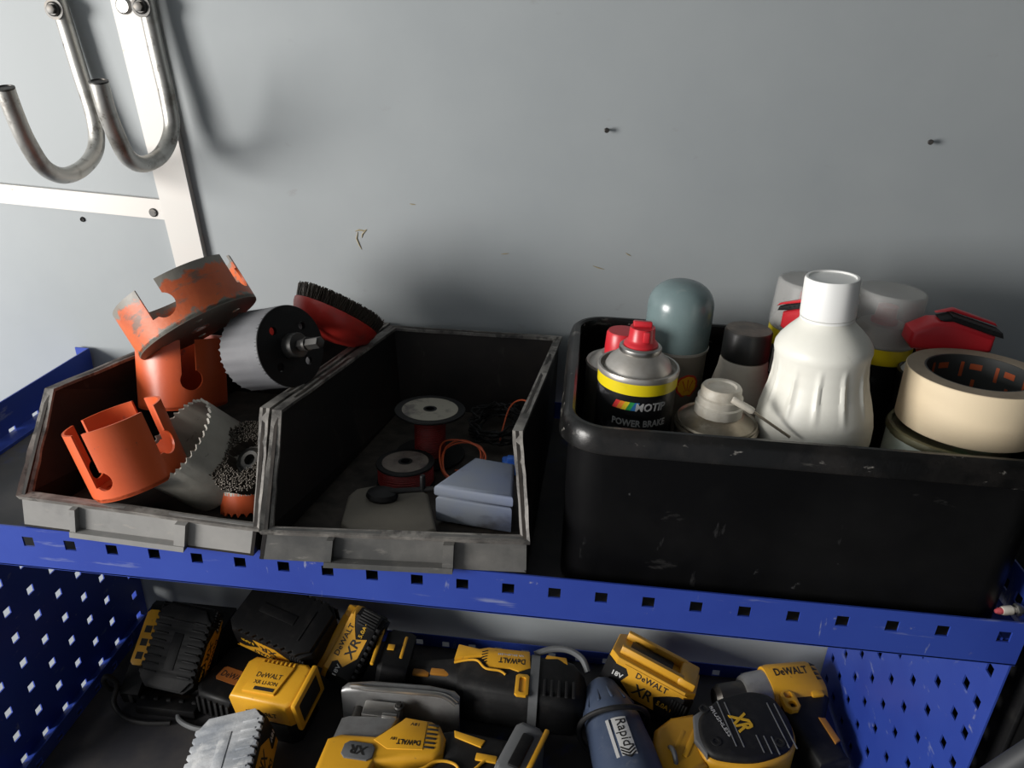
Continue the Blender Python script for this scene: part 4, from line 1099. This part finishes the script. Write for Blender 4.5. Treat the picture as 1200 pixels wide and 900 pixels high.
for k in range(3): g.add(along_barrel(prism([(-3 + k * 4, -8), (3 + k * 4, 0), (-3 + k * 4, 8), (-1 + k * 4, 8), (5 + k * 4, 0), (-1 + k * 4, -8)], 0, .5), 38.4, fa - .1, 129))
obj('chevrons', g, 'ink', lb)
obj('side_stripe', arcband(37, 38.3, fa + .2, fa + .3, 88, 138, 5), 'inkgrey', t)
obj('handle', loft([(0, 0, 0, 20, 24, 14), (40, 0, 0, 18, 22, 14)]), 'gunblue', t, T(-2, 0, 176) @ R(90, 'Z') @ T(-10, 0, 0))

# palm sander
t = thing('palm_sander', 'yellow palm sander with round black cover and yellow lettering', 'power tool', T(688, 172, ZS))
def sw(*p): return [(a - 688, b - 172) for a, b in p]
cov = sw((640, 186), (662, 210), (694, 226), (716, 228), (731, 221), (742, 196), (744, 170), (736, 152), (716, 138), (690, 128), (660, 126), (642, 131), (634, 150), (634, 172))
cs = [tuple(p)[:2] for p in spline([(a, b, 0) for a, b in cov], 4, True)]
big = [(a * 1.07, b * 1.07) for a, b in cs]
obj('body', G().add(prism(big, 22, 66, 6, 3)).add(prism([(a * .86, b * .86) for a, b in cs], 8, 24)), 'yellow', t)
cv = obj('top_cover', prism(cs, 62, 73, 5, 4), 'rubber', t)
obj('pad', prism([(a * .98, b * .98) for a, b in cs], 0, 9, 1), 'black', t)
obj('shoulder_plate', prism(sw((628, 150), (630, 184), (644, 196), (650, 180), (646, 140), (640, 128)), 60, 70, 3), 'greyplastic', t)
obj('battery_foot', prism(sw((580, 138), (584, 166), (604, 186), (632, 196), (642, 186), (636, 150), (642, 124), (612, 104), (586, 110)), 12, 62, 8, 3), 'yellow', t)
fg = G()
for k in range(3): fg.add(box(7, 44 - k * 6, 6, 2), T(-64 - k * 13, -22, 61 - k * 1.5) @ R(-24, 'Z'))
obj('foot_ribs', fg, 'yellow', t)
g = G()
for i in range(9):
    x = -24 + i * 8.6
    y0, y1 = (-30, 34) if i < 2 else ((-34, -10) if i in (4, 5, 6) else (-24, 40))
    if i in (2, 3): continue
    g.add(box(1.6, y1 - y0, 1.3, .4), T(x + 3, (y0 + y1) / 2, 73) @ R(12, 'Z'))
obj('cover_ribs', g, 'greyplastic', cv)
obj('lettering', text('XR', 26, 21, .8, .1, .3), 'inkyellow', cv, T(-3, 6, 73) @ R(-66, 'Z'))
obj('lettering', text('BRUSHLESS', 44, 4.5, .4), 'inkgrey', cv, T(-28, 4, 73) @ R(-66, 'Z'))
for (x, y) in ((651, 146), (643, 192), (724, 155)):
    obj('screw_well', G().add(loop_lathe([(3.5, 72), (6, 72), (6, 74), (3.5, 74)], 20)).add(lathe([(0, 72.6), (3.6, 72.6), (3.6, 73.2), (0, 73.2)], 16)), 'hole', cv, T(x - 688, y - 172, 0))
obj('front_button', box(40, 14, 12, 4), 'yellow', t, T(4, -50, 56))
obj('front_grip', prism(sw((640, 122), (690, 122), (694, 96), (650, 90), (630, 104)), 20, 60, 6), 'rubber', t)

# drill
t = thing('drill_driver', 'yellow drill lying behind the palm sander, chuck to the left', 'power tool', axes((.974, .225, .02), (0, -.1, 1), (757, 266, -352)))
obj('chuck', G().add(loft([(-92, 0, 0, 12, 12, 11), (-86, 0, 0, 17, 17, 16), (-52, 0, 0, 19, 19, 18)])), 'darksteel', t)
obj('gear_case', loft([(-54, 0, 0, 23, 23, 20), (-46, 0, 0, 26, 26, 22), (-20, 0, 0, 28, 28, 22)]), 'alloy', t)
obj('housing', loft([(-24, 0, 0, 29, 29, 18), (-16, 0, 0, 31, 31, 20), (36, 0, 0, 31, 31, 20), (46, 0, 0, 27, 27, 18), (50, 0, 0, 20, 20, 14)]), 'yellow', t)
obj('lettering', text('DeWALT', 44, 11, .4, 0, .12), 'ink', t, T(8, 8, 31))
g = G()
for k in range(4): g.add(prism([(0, 0), (6, 0), (0, 5)], 30.6, 31.4), T(37, -8 + k * 7, 0))
obj('vent_slots', g, 'ink', t)
obj('handle', prism([(-18, -18), (40, -14), (46, -28), (24, -60), (30, -112), (-10, -116), (-18, -60)], -22, 24, 8, 3), 'rubber', t)
obj('selector_frame', boolean(prism(chamfer_rect(20, 30, 6), 20, 30, 2), [prism(chamfer_rect(10, 9, 2, 0, 7), 24, 40), prism(chamfer_rect(10, 9, 2, 0, -6), 24, 40)]), 'yellow', t, T(-10, -32, 0))
obj('amber_strip', prism([(16, -56), (24, -58), (28, -88), (20, -92)], 22, 26, 1.5), mat('amber_handle_strip', (.42, .18, .03), .5), t)
obj('yellow_tab', box(16, 9, 6, 2), 'yellow', t, T(30, -24, 25))

# grey strap-like bar in front of the cabinet
t = obj('leaning_bar', tube([(560, -60, -460), (800, -56, -84), (905, -52, 80)], 9, 16), mat('dull_dark_grey', (.035, .037, .04), .6))
tag(t, 'dull dark grey round bar crossing the bottom right corner before the cabinet', 'bar')
